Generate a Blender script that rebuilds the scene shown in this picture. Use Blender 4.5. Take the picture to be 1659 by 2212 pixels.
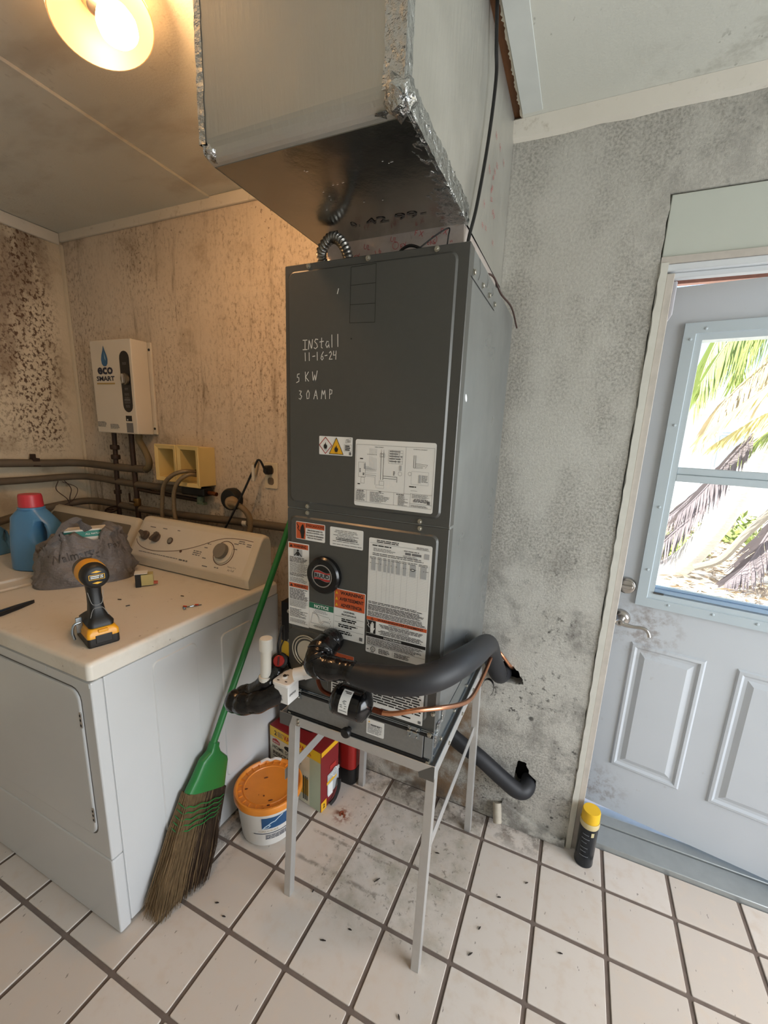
import bpy, bmesh, math, random
from mathutils import Vector as V, Matrix
from mathutils.bvhtree import BVHTree
from math import sin, cos, pi, radians, hypot, atan2
random.seed(11)
for o in list(bpy.data.objects): bpy.data.objects.remove(o)
SC = bpy.context.scene
COL = SC.collection

# ------------------------------------------------------------------ camera
cd = bpy.data.cameras.new('camera'); cam = bpy.data.objects.new('camera', cd); COL.objects.link(cam)
cam.location = (0.5857, -1.4859, 1.516); cam.rotation_euler = (1.3535, -0.0477, 0.4111)
cd.sensor_width = 36; cd.lens = 897.4966 * 36 / 2212
cd.shift_x = -32.6663 / 2212; cd.shift_y = 36.9899 / 2212; cd.clip_start = 0.02
SC.camera = cam

# ------------------------------------------------------------------ world, sun, daylight, exposure
W = bpy.data.worlds.new('world'); SC.world = W; W.use_nodes = True
wt = W.node_tree; bg = wt.nodes['Background']
sky = wt.nodes.new('ShaderNodeTexSky'); sky.sky_type = 'NISHITA'; sky.sun_disc = False
sky.sun_elevation = radians(52); sky.sun_rotation = radians(100); sky.dust_density = 2.5
wt.links.new(sky.outputs[0], bg.inputs[0]); bg.inputs[1].default_value = 0.5
sun = bpy.data.lights.new('sun', 'SUN'); sun.energy = 20.0; sun.angle = radians(0.6); sun.color = (1, .96, .88)
so = bpy.data.objects.new('sun', sun); COL.objects.link(so)
so.rotation_euler = V((0.62, 0.12, -0.78)).to_track_quat('-Z', 'Y').to_euler()
def area(name, loc, target, sx, sy, e, col):
    l = bpy.data.lights.new(name, 'AREA'); l.shape = 'RECTANGLE'; l.size = sx; l.size_y = sy; l.energy = e; l.color = col
    o = bpy.data.objects.new(name, l); COL.objects.link(o); o.location = loc
    o.rotation_euler = (V(target) - V(loc)).to_track_quat('-Z', 'Y').to_euler(); return o
area('added_daylight_area', (2.78, -1.10, 1.20), (0.2, -1.10, 1.75), 1.95, 1.75, 74, (.91, .96, 1.0))  # added area lamp outside the unseen right opening, standing in for daylight
SC.view_settings.view_transform = 'Standard'; SC.view_settings.look = 'None'
SC.view_settings.gamma = 1; SC.view_settings.use_curve_mapping = False
SC.view_settings.exposure = 0.0

# ------------------------------------------------------------------ materials
def lin(h):
    if isinstance(h, str):
        h = h.lstrip('#'); c = [int(h[i:i + 2], 16) / 255 for i in (0, 2, 4)]
        return tuple(x / 12.92 if x <= .04045 else ((x + .055) / 1.055) ** 2.4 for x in c)
    return tuple(h)
class NT:
    def __init__(s, name):
        s.m = bpy.data.materials.new(name); s.m.use_nodes = True; s.t = s.m.node_tree
        s.b = s.t.nodes['Principled BSDF']; s.P = None
    def N(s, ty, ins=(), **kw):
        n = s.t.nodes.new(ty)
        for k, v in kw.items(): setattr(n, k, v)
        for k, v in dict(ins).items():
            if isinstance(v, bpy.types.NodeSocket): s.t.links.new(v, n.inputs[k])
            else: n.inputs[k].default_value = v
        return n
    def pos(s):
        if not s.P: s.P = s.N('ShaderNodeNewGeometry').outputs['Position']
        return s.P
    def obj(s): return s.N('ShaderNodeTexCoord').outputs['Object']
    def xyz(s, v=None): return s.N('ShaderNodeSeparateXYZ', {0: v or s.pos()}).outputs
    def scale(s, v, sc): return s.N('ShaderNodeVectorMath', {0: v, 1: sc}, operation='MULTIPLY').outputs[0]
    def noise(s, v, sc, det=3, rough=.55, dist=0):
        return s.N('ShaderNodeTexNoise', {'Vector': v, 'Scale': sc, 'Detail': det, 'Roughness': rough, 'Distortion': dist}).outputs[0]
    def vor(s, v, sc): return s.N('ShaderNodeTexVoronoi', {'Vector': v, 'Scale': sc}).outputs['Distance']
    def ramp(s, f, a, b, lo=0., hi=1.):
        return s.N('ShaderNodeMapRange', {0: f, 1: a, 2: b, 3: lo, 4: hi}, interpolation_type='SMOOTHSTEP').outputs[0]
    def math(s, op, a, b=0.):
        return s.N('ShaderNodeMath', {0: a, 1: b}, operation=op).outputs[0]
    def mul(s, a, b): return s.math('MULTIPLY', a, b)
    def mx(s, a, b): return s.math('MAXIMUM', a, b)
    def mix(s, f, a, b):
        n = s.N('ShaderNodeMix', data_type='RGBA')
        for i, v in ((0, f), (6, a), (7, b)):
            if isinstance(v, bpy.types.NodeSocket): s.t.links.new(v, n.inputs[i])
            else: n.inputs[i].default_value = (*v, 1) if i else v
        return n.outputs[2]
    def col(s, c):
        if isinstance(c, bpy.types.NodeSocket): s.t.links.new(c, s.b.inputs['Base Color'])
        else: s.b.inputs['Base Color'].default_value = (*c, 1)
    def bump(s, h, st, d=.01):
        n = s.N('ShaderNodeBump', {'Height': h, 'Strength': st, 'Distance': d}); s.t.links.new(n.outputs[0], s.b.inputs['Normal'])
    def set(s, **kw):
        for k, v in kw.items():
            i = s.b.inputs[k.replace('_', ' ')]
            if isinstance(v, bpy.types.NodeSocket): s.t.links.new(v, i)
            else: i.default_value = v
        return s
MC = {}
def M(name, c='#808080', rough=.5, metal=0., var=.08, vs=14, bump=0., bs=120, bd=.002, st=(1, 1, 1), **kw):
    if name in MC: return MC[name]
    n = NT(name); c = lin(c); o = n.scale(n.obj(), st)
    f = n.noise(o, vs)
    n.col(n.mix(f, tuple(x * (1 - var) for x in c), tuple(min(1, x * (1 + var)) for x in c)))
    n.set(Roughness=rough, Metallic=metal, **kw)
    if bump: n.bump(n.noise(o, bs, 4), bump, bd)
    MC[name] = n.m; return n.m

# ------------------------------------------------------------------ mesh builder
def cat(pts, n=6):
    pts = [V(p) for p in pts]; P = [pts[0] * 2 - pts[1]] + pts + [pts[-1] * 2 - pts[-2]]; out = []
    for i in range(1, len(P) - 2):
        a, b, c, d = P[i - 1:i + 3]
        for k in range(n):
            t = k / n; out.append(.5 * ((2 * b) + (c - a) * t + (2 * a - 5 * b + 4 * c - d) * t * t + (3 * b - a - 3 * c + d) * t ** 3))
    return out + [pts[-1]]
class F:   # a flat frame: origin, u, v; normal = u x v
    def __init__(s, o, u=(1, 0, 0), v=(0, 0, 1)):
        s.o = V(o); s.u = V(u).normalized(); s.v = V(v).normalized(); s.n = s.u.cross(s.v)
    def __call__(s, a, b, d=0.): return s.o + s.u * a + s.v * b + s.n * d
_tc = {}
def text_geo(t, bold=0.):
    k = (t, bold)
    if k not in _tc:
        c = bpy.data.curves.new('t', 'FONT'); c.body = t; c.offset = bold; c.resolution_u = 2
        o = bpy.data.objects.new('t', c); COL.objects.link(o)
        dg = bpy.context.evaluated_depsgraph_get(); me = o.evaluated_get(dg).to_mesh()
        vs = [v.co.copy() for v in me.vertices]; fs = [list(p.vertices) for p in me.polygons]
        bpy.data.objects.remove(o); _tc[k] = (vs, fs)
    return _tc[k]
class MB:
    def __init__(s): s.v = []; s.f = []; s.mi = []; s.cur = 0
    def m(s, i): s.cur = i; return s
    def face(s, idx): s.f.append(list(idx)); s.mi.append(s.cur)
    def poly(s, pts):
        b = len(s.v); s.v += [V(p) for p in pts]; s.face(range(b, b + len(pts)))
    def box(s, a, b, fr=None):
        fr = fr or (lambda x, y, z: V((x, y, z))); i = len(s.v)
        for x in (a[0], b[0]):
            for y in (a[1], b[1]):
                for z in (a[2], b[2]): s.v.append(fr(x, y, z))
        for q in ((0, 1, 3, 2), (4, 6, 7, 5), (0, 4, 5, 1), (2, 3, 7, 6), (0, 2, 6, 4), (1, 5, 7, 3)): s.face([i + k for k in q])
        return s
    def loft(s, loops, cap0=True, cap1=True, closed=True):
        b = len(s.v); n = len(loops[0])
        for L in loops: s.v += [V(p) for p in L]
        for j in range(len(loops) - 1):
            for i in range(n if closed else n - 1):
                k = (i + 1) % n; s.face((b + j * n + i, b + j * n + k, b + (j + 1) * n + k, b + (j + 1) * n + i))
        if cap0: s.face([b + i for i in range(n)][::-1])
        if cap1: s.face([b + (len(loops) - 1) * n + i for i in range(n)])
        return s
    def tube(s, pts, r, n=10, cap=True, flat=None):
        pts = [V(p) for p in pts]; rs = r if isinstance(r, (list, tuple)) else [r] * len(pts)
        t = (pts[1] - pts[0]).normalized(); a = t.orthogonal().normalized(); L = []
        for i, p in enumerate(pts):
            t2 = (pts[min(i + 1, len(pts) - 1)] - pts[max(i - 1, 0)]).normalized()
            a = (a - t2 * a.dot(t2)).normalized(); b = t2.cross(a)
            L.append([p + (a * cos(2 * pi * k / n) + b * sin(2 * pi * k / n)) * rs[i] for k in range(n)])
        return s.loft(L, cap, cap)
    def lathe(s, prof, o=(0, 0, 0), ax=(0, 0, 1), n=24, cap=True, sx=1., sy=1., up=None):
        ax = V(ax).normalized(); a = V(up) if up else ax.orthogonal().normalized(); b = ax.cross(a); o = V(o)
        return s.loft([[o + ax * h + (a * cos(2 * pi * k / n) * sx + b * sin(2 * pi * k / n) * sy) * r for k in range(n)] for r, h in prof], cap, cap)
    def prism(s, fr, pts, d0, d1): return s.loft([[fr(x, y, d0) for x, y in pts], [fr(x, y, d1) for x, y in pts]])
    @staticmethod
    def rr(u0, v0, u1, v1, r, n=4):
        P = []
        for cx, cy, a in ((u1 - r, v1 - r, 0), (u0 + r, v1 - r, 90), (u0 + r, v0 + r, 180), (u1 - r, v0 + r, 270)):
            for k in range(n + 1):
                t = radians(a + 90 * k / n); P.append((cx + r * cos(t), cy + r * sin(t)))
        return P
    def plate(s, fr, u0, v0, u1, v1, r, d0, d1, bev=0.):
        L = [(0, d0)] + ([(0, d1 - bev), (bev * .35, d1 - bev * .35)] if bev else []) + [(bev, d1)]
        if r <= bev: r = bev + 1e-4
        return s.loft([[fr(x, y, d) for x, y in s.rr(u0 + i, v0 + i, u1 - i, v1 - i, r - i)] for i, d in L])
    def text(s, t, fr, u, v, h, al='L', w=None, bold=0., d=.0006, rot=0., fn=None):
        vs, fs = text_geo(t, bold)
        if not vs: return s
        x0 = min(p.x for p in vs); x1 = max(p.x for p in vs); y0 = min(p.y for p in vs); y1 = max(p.y for p in vs)
        sy = h / max(1e-6, y1 - y0); sx = w / (x1 - x0) if w else sy; ww = (x1 - x0) * sx
        off = {'L': 0, 'C': -ww / 2, 'R': -ww}[al]; b = len(s.v); ca, sa = cos(rot), sin(rot)
        for p in vs:
            a, c = (p.x - x0) * sx + off, (p.y - y0) * sy
            a, c = a * ca - c * sa, a * sa + c * ca
            s.v.append(fn(u + a, v + c, d) if fn else fr(u + a, v + c, d))
        for f in fs: s.face([b + k for k in f])
        return s
    def rect(s, fr, u0, v0, u1, v1, d=.0005): s.poly([fr(u0, v0, d), fr(u1, v0, d), fr(u1, v1, d), fr(u0, v1, d)]); return s
    def para(s, fr, u0, v0, u1, v1, n, fill=.5, d=.0006, ragged=.25, al='L'):
        p = (v1 - v0) / n
        for i in range(n):
            y = v1 - (i + .5) * p; h = p * fill / 2; wmax = (u1 - u0) * (1 - random.random() * ragged); x = 0
            st = u0 if al == 'L' else (u0 + u1 - wmax) / 2
            while x < wmax:
                w = min((1.2 + random.random() * 3.6) * p, wmax - x); s.rect(fr, st + x, y - h, st + x + w, y + h, d); x += w + p * .45
        return s
    def stroke(s, fr, pts, w, d=.0006):
        for (a, b), (c, e) in zip(pts, pts[1:]):
            L = hypot(c - a, e - b)
            if L < 1e-7: continue
            nx, ny = -(e - b) / L * w / 2, (c - a) / L * w / 2; ex, ey = (c - a) / L * w * .3, (e - b) / L * w * .3
            s.poly([fr(a - ex + nx, b - ey + ny, d), fr(a - ex - nx, b - ey - ny, d), fr(c + ex - nx, e + ey - ny, d), fr(c + ex + nx, e + ey + ny, d)])
        return s
    def build(s, name, mats, parent=None, sm=35, bev=0., bseg=2, fix=True, sub=0):
        me = bpy.data.meshes.new(name); inv = None
        if parent is not None: inv = WM(parent).inverted()
        me.from_pydata([tuple(inv @ p) if inv else tuple(p) for p in s.v], [], s.f)
        for mt in (mats if isinstance(mats, (list, tuple)) else [mats]): me.materials.append(mt)
        me.polygons.foreach_set('material_index', s.mi)
        if fix:
            bm = bmesh.new(); bm.from_mesh(me); bmesh.ops.recalc_face_normals(bm, faces=bm.faces); bm.to_mesh(me); bm.free()
        if sm:
            me.polygons.foreach_set('use_smooth', [True] * len(me.polygons)); me.set_sharp_from_angle(angle=radians(sm))
        o = bpy.data.objects.new(name, me); COL.objects.link(o)
        if parent is not None: o.parent = parent
        if sm and any(len(q_) > 8 for q_ in s.f): md = o.modifiers.new('weighted', 'WEIGHTED_NORMAL'); md.keep_sharp = True; md.weight = 80
        if bev:
            md = o.modifiers.new('bevel', 'BEVEL'); md.width = bev; md.segments = bseg; md.limit_method = 'ANGLE'; md.angle_limit = radians(40)
        if sub:
            md = o.modifiers.new('sub', 'SUBSURF'); md.levels = md.render_levels = sub
        return o
def WM(o):
    m = Matrix.LocRotScale(o.location, o.rotation_euler, o.scale)
    return WM(o.parent) @ m if o.parent else m
def thing(name, label, cat_, loc=(0, 0, 0), rz=0., group=None, rot=None):
    o = bpy.data.objects.new(name, None); COL.objects.link(o); o.location = loc; o.empty_display_size = .05
    o.rotation_euler = rot or (0, 0, rz); return tag(o, label, cat_, group)
def tag(o, label, cat_, group=None):
    o['label'] = label; o['category'] = cat_
    if group: o['group'] = group
    return o
def struct(o): o['kind'] = 'structure'; return o
def loc_fr(t):   # local coordinates of a thing -> world, so parts can be written in the thing's own frame
    m = WM(t); return lambda x, y, z: m @ V((x, y, z))
def copy_obj(o, parent=None):
    c = o.copy(); COL.objects.link(c); c.parent = parent; return c
FAHU = F((0, -.613, 0))
# ------------------------------------------------------------------ wall, ceiling and floor materials
def wall_back_mat():
    n = NT('stained_stucco_back'); p = n.pos(); x, y, z = n.xyz()
    L = n.ramp(x, .05, -.35)                                  # smooth streaked plaster on the left, rough stucco on the right
    R = n.math('SUBTRACT', 1., L)
    base = n.mix(n.noise(p, 5), lin('#c8baa6'), lin('#d9cdbd'))
    base = n.mix(R, base, n.mix(n.noise(p, 7), lin('#c5c2b7'), lin('#d6d3ca')))
    wp = n.N('ShaderNodeVectorMath', {0: p, 1: n.scale(n.N('ShaderNodeTexNoise', {'Vector': p, 'Scale': 5.}).outputs[1], (.05, 0, .05))}, operation='ADD').outputs[0]
    st = n.ramp(n.noise(n.scale(wp, (9, 1, 1.0)), 2.2, 6, .68), .50, .74)
    big = n.ramp(n.noise(n.scale(p, (1.6, 1, .8)), 1.7, 3), .42, .62)
    base = n.mix(n.mul(n.mul(st, L), n.ramp(big, 0, 1, .25, .85)), base, lin('#6f5b42'))
    blotch = n.ramp(n.noise(p, 3.2, 6, .7), .52, .75)
    base = n.mix(n.mul(n.mul(blotch, L), .7), base, lin('#7a664b'))
    grn = n.ramp(n.noise(n.scale(p, (1, 1, .6)), 70, 5, .7), .48, .66)
    base = n.mix(n.mul(n.mul(grn, L), n.ramp(n.noise(p, 2.2, 4), .38, .62, .12, .7)), base, lin('#6a543a'))
    runs = n.ramp(n.noise(n.scale(wp, (26, 1, 1.9)), 1.9, 3, .5), .66, .75)
    base = n.mix(n.mul(n.mul(runs, L), n.mul(big, .75)), base, lin('#54412d'))
    sp = n.mul(n.ramp(n.noise(p, 62, 3), .60, .70), n.ramp(n.noise(p, 2.6, 3), .42, .6))
    base = n.mix(n.mul(n.mul(sp, L), .8), base, lin('#5a452f'))
    # the right part: grey bloom, black spots denser low down and beside the door
    dep = n.ramp(n.noise(p, 130, 3, .6), .36, .68)
    bl = n.ramp(n.noise(n.scale(p, (1.6, 1, .9)), 2.4, 5, .62), .40, .64)
    base = n.mix(n.mul(n.mul(dep, R), n.ramp(bl, 0, 1, .22, .62)), base, lin('#7b776e'))
    base = n.mix(n.mul(n.mul(bl, R), .18), base, lin('#8b867b'))
    reg = n.mx(n.mul(n.ramp(z, 1.45, .85), .95), n.ramp(x, .60, .72, 0, .45))
    sp2 = n.mul(n.ramp(n.noise(p, 42, 5, .68), .535, .66), n.ramp(n.noise(p, 4.5, 4, .6), .43, .60))
    dif = n.mul(n.ramp(n.noise(p, 6.5, 5, .65), .47, .68), reg)
    base = n.mix(n.mul(n.mul(dif, R), .62), base, lin('#65605a'))
    base = n.mix(n.mul(n.mul(sp2, R), n.mul(reg, .95)), base, lin('#2c2823'))
    sp3 = n.mul(n.ramp(n.vor(p, 13), .16, .08), n.ramp(n.noise(p, 5, 2), .5, .62))
    base = n.mix(n.mul(n.mul(sp3, R), reg), base, lin('#28241f'))
    brown = n.mul(n.ramp(x, .40, .30), n.ramp(z, .62, .50))
    base = n.mix(n.mul(n.mul(brown, R), n.ramp(n.noise(p, 9, 4), .35, .6)), base, lin('#8a7156'))
    grime = n.mul(n.ramp(z, .10, .0), n.ramp(n.noise(p, 16, 4), .4, .6))
    base = n.mix(n.mul(grime, .7), base, lin('#55504a'))
    n.col(base); n.set(Roughness=.9)
    h = n.math('ADD', n.mul(n.noise(p, 150, 6, .75), n.ramp(R, 0, 1, .4, 1)), n.mul(n.noise(p, 18, 3), .4))
    n.bump(h, .8, .009); return n.m
def wall_left_mat():
    n = NT('mouldy_plaster_left'); p = n.pos(); x, y, z = n.xyz()
    base = n.mix(n.noise(p, 4), lin('#beb198'), lin('#cfc4ae'))
    up = n.ramp(z, 1.30, 1.42); cor = n.ramp(y, -.03, -.13)
    k = n.mul(up, cor)
    sp = n.ramp(n.noise(n.scale(p, (1, 1, .8)), 62, 5, .68), .48, .60)
    reg = n.ramp(n.noise(n.scale(p, (1, 1.3, .5)), 2.6, 4, .6), .36, .58)
    base = n.mix(n.mul(n.mul(sp, k), n.ramp(reg, 0, 1, .45, .95)), base, lin('#4a2f20'))
    bl = n.ramp(n.noise(n.scale(p, (1, 1.4, .45)), 3.5, 4), .47, .66)
    base = n.mix(n.mul(n.mul(bl, k), .6), base, lin('#5d4330'))
    base = n.mix(n.mul(n.ramp(n.noise(p, 6, 4), .5, .7), .45), base, lin('#7f6a50'))
    n.col(base); n.set(Roughness=.9); n.bump(n.noise(p, 70, 3), .5, .006); return n.m
def ceil_mat():
    n = NT('ceiling_board'); p = n.pos(); x, y, z = n.xyz()
    base = n.mix(n.noise(p, 3), lin('#bdbdb2'), lin('#cacac1'))
    sp = n.mul(n.ramp(n.noise(n.scale(p, (1, .6, 1)), 55, 2), .64, .70), n.ramp(n.noise(p, 3, 3), .40, .65))
    base = n.mix(n.mul(sp, n.ramp(x, -.2, .5, .18, .75)), base, lin('#6b685e'))
    gr = n.mul(n.ramp(n.noise(p, 9, 5, .7), .5, .72), n.ramp(x, .5, .8))
    base = n.mix(n.mul(gr, .5), base, lin('#8d8a7e'))
    warm = n.mul(n.ramp(n.noise(n.scale(p, (1, 2.5, 1)), 2.2, 4), .52, .7), n.ramp(x, -.1, -.5))
    base = n.mix(n.mul(warm, .35), base, lin('#8a7a66'))
    n.col(base); n.set(Roughness=.85); n.bump(n.noise(p, 160, 2), .25, .003); return n.m
def trim_mat():
    n = NT('dirty_trim'); p = n.pos()
    base = n.mix(n.noise(p, 6), lin('#c4beb0'), lin('#d4cfc4'))
    base = n.mix(n.mul(n.ramp(n.noise(p, 22, 5, .7), .56, .76), .5), base, lin('#8a7c66'))
    n.col(base); n.set(Roughness=.7); return n.m
def tile_mat():
    n = NT('cream_tile'); p = n.pos(); x, y, z = n.xyz()
    rnd = n.N('ShaderNodeObjectInfo').outputs['Random']
    base = n.mix(rnd, lin('#bfb6ac'), lin('#cbc3ba'))
    base = n.mix(n.ramp(n.noise(p, 24, 4), .45, .75), base, lin('#c4b8ab'))
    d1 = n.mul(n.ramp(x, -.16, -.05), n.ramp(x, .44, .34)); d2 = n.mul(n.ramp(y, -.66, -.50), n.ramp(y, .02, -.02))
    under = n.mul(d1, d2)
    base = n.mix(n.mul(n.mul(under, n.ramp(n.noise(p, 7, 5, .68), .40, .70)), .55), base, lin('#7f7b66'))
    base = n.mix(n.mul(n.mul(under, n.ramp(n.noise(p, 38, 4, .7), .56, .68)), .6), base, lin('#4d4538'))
    ln = n.mx(n.ramp(n.math('ABSOLUTE', n.math('ADD', y, .475)), .012, .002), n.ramp(n.math('ABSOLUTE', n.math('ADD', y, .365)), .010, .002))
    ln = n.mul(n.mul(ln, n.mul(n.ramp(x, -.20, -.17), n.ramp(x, .22, .12))), n.ramp(n.noise(p, 26, 4, .7), .40, .58))
    base = n.mix(n.mul(ln, .6), base, lin('#5a5145'))
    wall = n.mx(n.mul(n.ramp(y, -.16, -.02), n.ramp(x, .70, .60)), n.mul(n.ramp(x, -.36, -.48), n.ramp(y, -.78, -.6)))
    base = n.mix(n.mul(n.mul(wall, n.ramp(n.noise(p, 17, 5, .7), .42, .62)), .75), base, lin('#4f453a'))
    rust = n.mul(n.ramp(n.N('ShaderNodeVectorMath', {0: p, 1: (-.125, -.262, 0)}, operation='DISTANCE').outputs['Value'], .055, .005), n.ramp(n.noise(p, 60, 4), .42, .56))
    base = n.mix(rust, base, lin('#7a3a16'))
    base = n.mix(n.mul(n.ramp(n.noise(n.scale(p, (1, .35, 1)), 85, 2), .70, .74), .7), base, lin('#5c5349'))
    n.col(base); n.set(Roughness=n.ramp(n.noise(p, 40), .3, .7, .40, .55)); n.b.inputs['Specular IOR Level'].default_value = .45
    n.bump(n.noise(p, 9, 2), .08, .004); return n.m
def grout_mat():
    n = NT('grey_grout'); p = n.pos()
    n.col(n.mix(n.noise(p, 30, 4), lin('#5b5049'), lin('#776a61'))); n.set(Roughness=.95); n.bump(n.noise(p, 300, 2), .4, .002); return n.m
mWB, mWL, mCE, mTR, mTI, mGR = wall_back_mat(), wall_left_mat(), ceil_mat(), trim_mat(), tile_mat(), grout_mat()
mPLAIN = M('plain_wall_paint', '#c9c6bb', .9, bump=.3, bs=90)

XL, HC, ox = -1.998, 2.449, .717
# ------------------------------------------------------------------ back wall with a door opening and two broken holes
def rag(pts, j, n=5):
    out = []
    for a, b in zip(pts, pts[1:] + pts[:1]):
        for k in range(n):
            t = k / n; out.append((a[0] + (b[0] - a[0]) * t + random.uniform(-j, j), a[1] + (b[1] - a[1]) * t + random.uniform(-j, j)))
    return out
h1 = rag([(.395, .70), (.425, .712), (.455, .692), (.474, .672), (.492, .652), (.494, .631), (.450, .622), (.405, .626), (.392, .66)], .003, 3)
h2 = rag([(.507, .305), (.535, .308), (.548, .290), (.556, .262), (.580, .248), (.588, .220), (.575, .196), (.54, .180), (.510, .188), (.500, .22), (.503, .26)], .003, 3)
outer = [(XL - .1, 0), (XL - .1, HC + .3), (2.7, HC + .3), (2.7, 0), (1.72, 0), (1.72, 2.205)]
edge = [(ox + random.uniform(-.003, .003), 2.205 - i * 2.205 / 60) for i in range(61)]
outer += edge
bm = bmesh.new(); es = []
for lp in (outer, h1, h2):
    vs = [bm.verts.new((a, 0, b)) for a, b in lp]
    es += [bm.edges.new((vs[i], vs[(i + 1) % len(vs)])) for i in range(len(vs))]
bmesh.ops.triangle_fill(bm, use_beauty=True, use_dissolve=False, edges=es)
r = bmesh.ops.extrude_face_region(bm, geom=bm.faces[:])
for g in r['geom']:
    if isinstance(g, bmesh.types.BMVert): g.co.y += .05
bmesh.ops.recalc_face_normals(bm, faces=bm.faces)
me = bpy.data.meshes.new('wall_back'); bm.to_mesh(me); bm.free(); me.materials.append(mWB)
wall_back = struct(bpy.data.objects.new('wall_back', me)); COL.objects.link(wall_back)
mDARK = M('dark_cavity', '#1a140f', .95)  # near-black colour standing in for the shade inside the wall holes
b = MB(); b.box((XL - .1, .075, -.2), (ox - .01, .14, HC + .3)); b.build('masonry_backing', mDARK, wall_back)
b = MB(); b.box((1.72, .051, 0), (2.7, .14, HC + .3)); b.box((ox - .01, .051, 2.205), (1.72, .14, HC + .3)); b.build('masonry_backing', mPLAIN, wall_back)
b = MB(); b.prism(F((0, .052, 0)), [(.40, .7), (.47, .68), (.49, .64), (.41, .63)], -.02, -.022); b.build('hole_shade_sheet', mDARK, wall_back)  # dark sheet painted as the shade inside the upper hole
# loose plaster skirt at the foot of the wall right of the stand
b = MB()
sk = [(.452, .03), (.47, .10), (.50, .085), (.60, .05), (.70, .03), (.714, .04), (.716, .002), (.60, .002), (.47, .002)]
b.loft([[V((x, 0.002, z)) for x, z in sk], [V((x, -.008 - .006 * (1 - z * 8), z)) for x, z in sk]]); b.build('plaster_skirt', mWB, wall_back)

b = MB(); b.box((XL - .12, -3.4, -.1), (XL, .12, HC + .3)); struct(b.build('wall_left', mWL))
b = MB()   # right wall with an added, unseen opening that lets the daylight area lamp in
b.box((2.6, -3.4, -.1), (2.72, .14, .45)); b.box((2.6, -3.4, 2.15), (2.72, .14, HC + .3)); b.box((2.6, -3.4, .45), (2.72, -2.05, 2.15)); b.box((2.6, -.15, .45), (2.72, .14, 2.15))
struct(b.build('wall_right', mPLAIN))
b = MB()
b.box((XL - .1, -3.45, -.1), (2.72, -3.33, HC + .3))
struct(b.build('wall_front', mPLAIN))
# ------------------------------------------------------------------ ceiling: slab with the duct opening, lower left sheet, patch board
b = MB(); T = .03
for x0, y0, x1, y1 in ((-.975, -3.4, -.16, .1), (.298, -3.4, 2.7, .1), (-.16, -3.4, .298, -.84)):
    b.box((x0, y0, HC), (x1, y1, HC + T))
b.box((-2.1, -3.4, HC + .02), (-.97, .1, HC + .05))
ceiling = struct(b.build('ceiling', mCE))
b = MB(); b.box((XL, -3.4, HC - .008), (-.958, .0, HC + .022)); b.build('ceiling_board', mCE, ceiling, bev=.003)
b = MB(); b.box((.300, -.62, HC - .004), (.356, -.045, HC + .004)); b.build('ceiling_patch', M('patch_board', '#c3c6c1', .8), ceiling, bev=.001)
b = MB(); b.box((-2.2, -3.5, HC + .301), (2.8, .25, HC + .36)); struct(b.build('roof_deck', mDARK))
mWOOD = M('old_stained_wood', '#5c3716', .75, var=.45, vs=9, st=(6, 1, 6), bump=.4, bs=40)
b = MB(); b.box((.262, -.9, HC + .010), (.305, -.003, HC + .06)); b.build('ceiling_joist', mWOOD, ceiling)
b = MB()   # torn white paint along both edges of the opening
P = []
for i in range(60):
    y = -.42 + i * .0069; w = .003 + .005 * abs(sin(i * 1.7) * sin(i * .43)) + random.uniform(0, .002); P.append((y, w))
for (a, w), (c, w2) in zip(P, P[1:]): b.poly([(.2985, a, HC - .001), (.2985 - w, a, HC + .002), (.2985 - w2, c, HC + .002), (.2985, c, HC - .001)])
b.box((.256, -.42, HC - .006), (.266, -.012, HC + .012)); b.box((.262, -.014, HC - .004), (.302, -.001, HC + .012))
b.build('torn_paint', M('old_white_paint', '#b9b2a2', .8), ceiling)
# trims
def trim(name, a, c): b = MB(); b.box(a, c); return struct(b.build(name, mTR, bev=.004))
trim('trim_1', (XL, -.016, HC - .046), (.268, -.0005, HC - .0005)); trim('trim_2', (XL + .0005, -3.3, HC - .062), (XL + .016, -.017, HC - .009))
b = MB(); L = []
for i in range(30):
    x = .268 + i * (2.6 - .268) / 29; j = random.uniform(-.003, .003)
    L.append([V((x, -.0005, HC - .045 + j)), V((x, -.016, HC - .040 + j)), V((x, -.022, HC - .016)), V((x, -.026, HC - .0005)), V((x, -.0005, HC - .0005))])
b.loft(L); struct(b.build('trim_3', mTR))
b = MB(); b.tube([(XL + .004, -.004, z) for z in (1.0, 1.6, 2.39)], .011, 8); struct(b.build('trim_4', M('corner_caulk', '#bdb29c', .8)))

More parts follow.
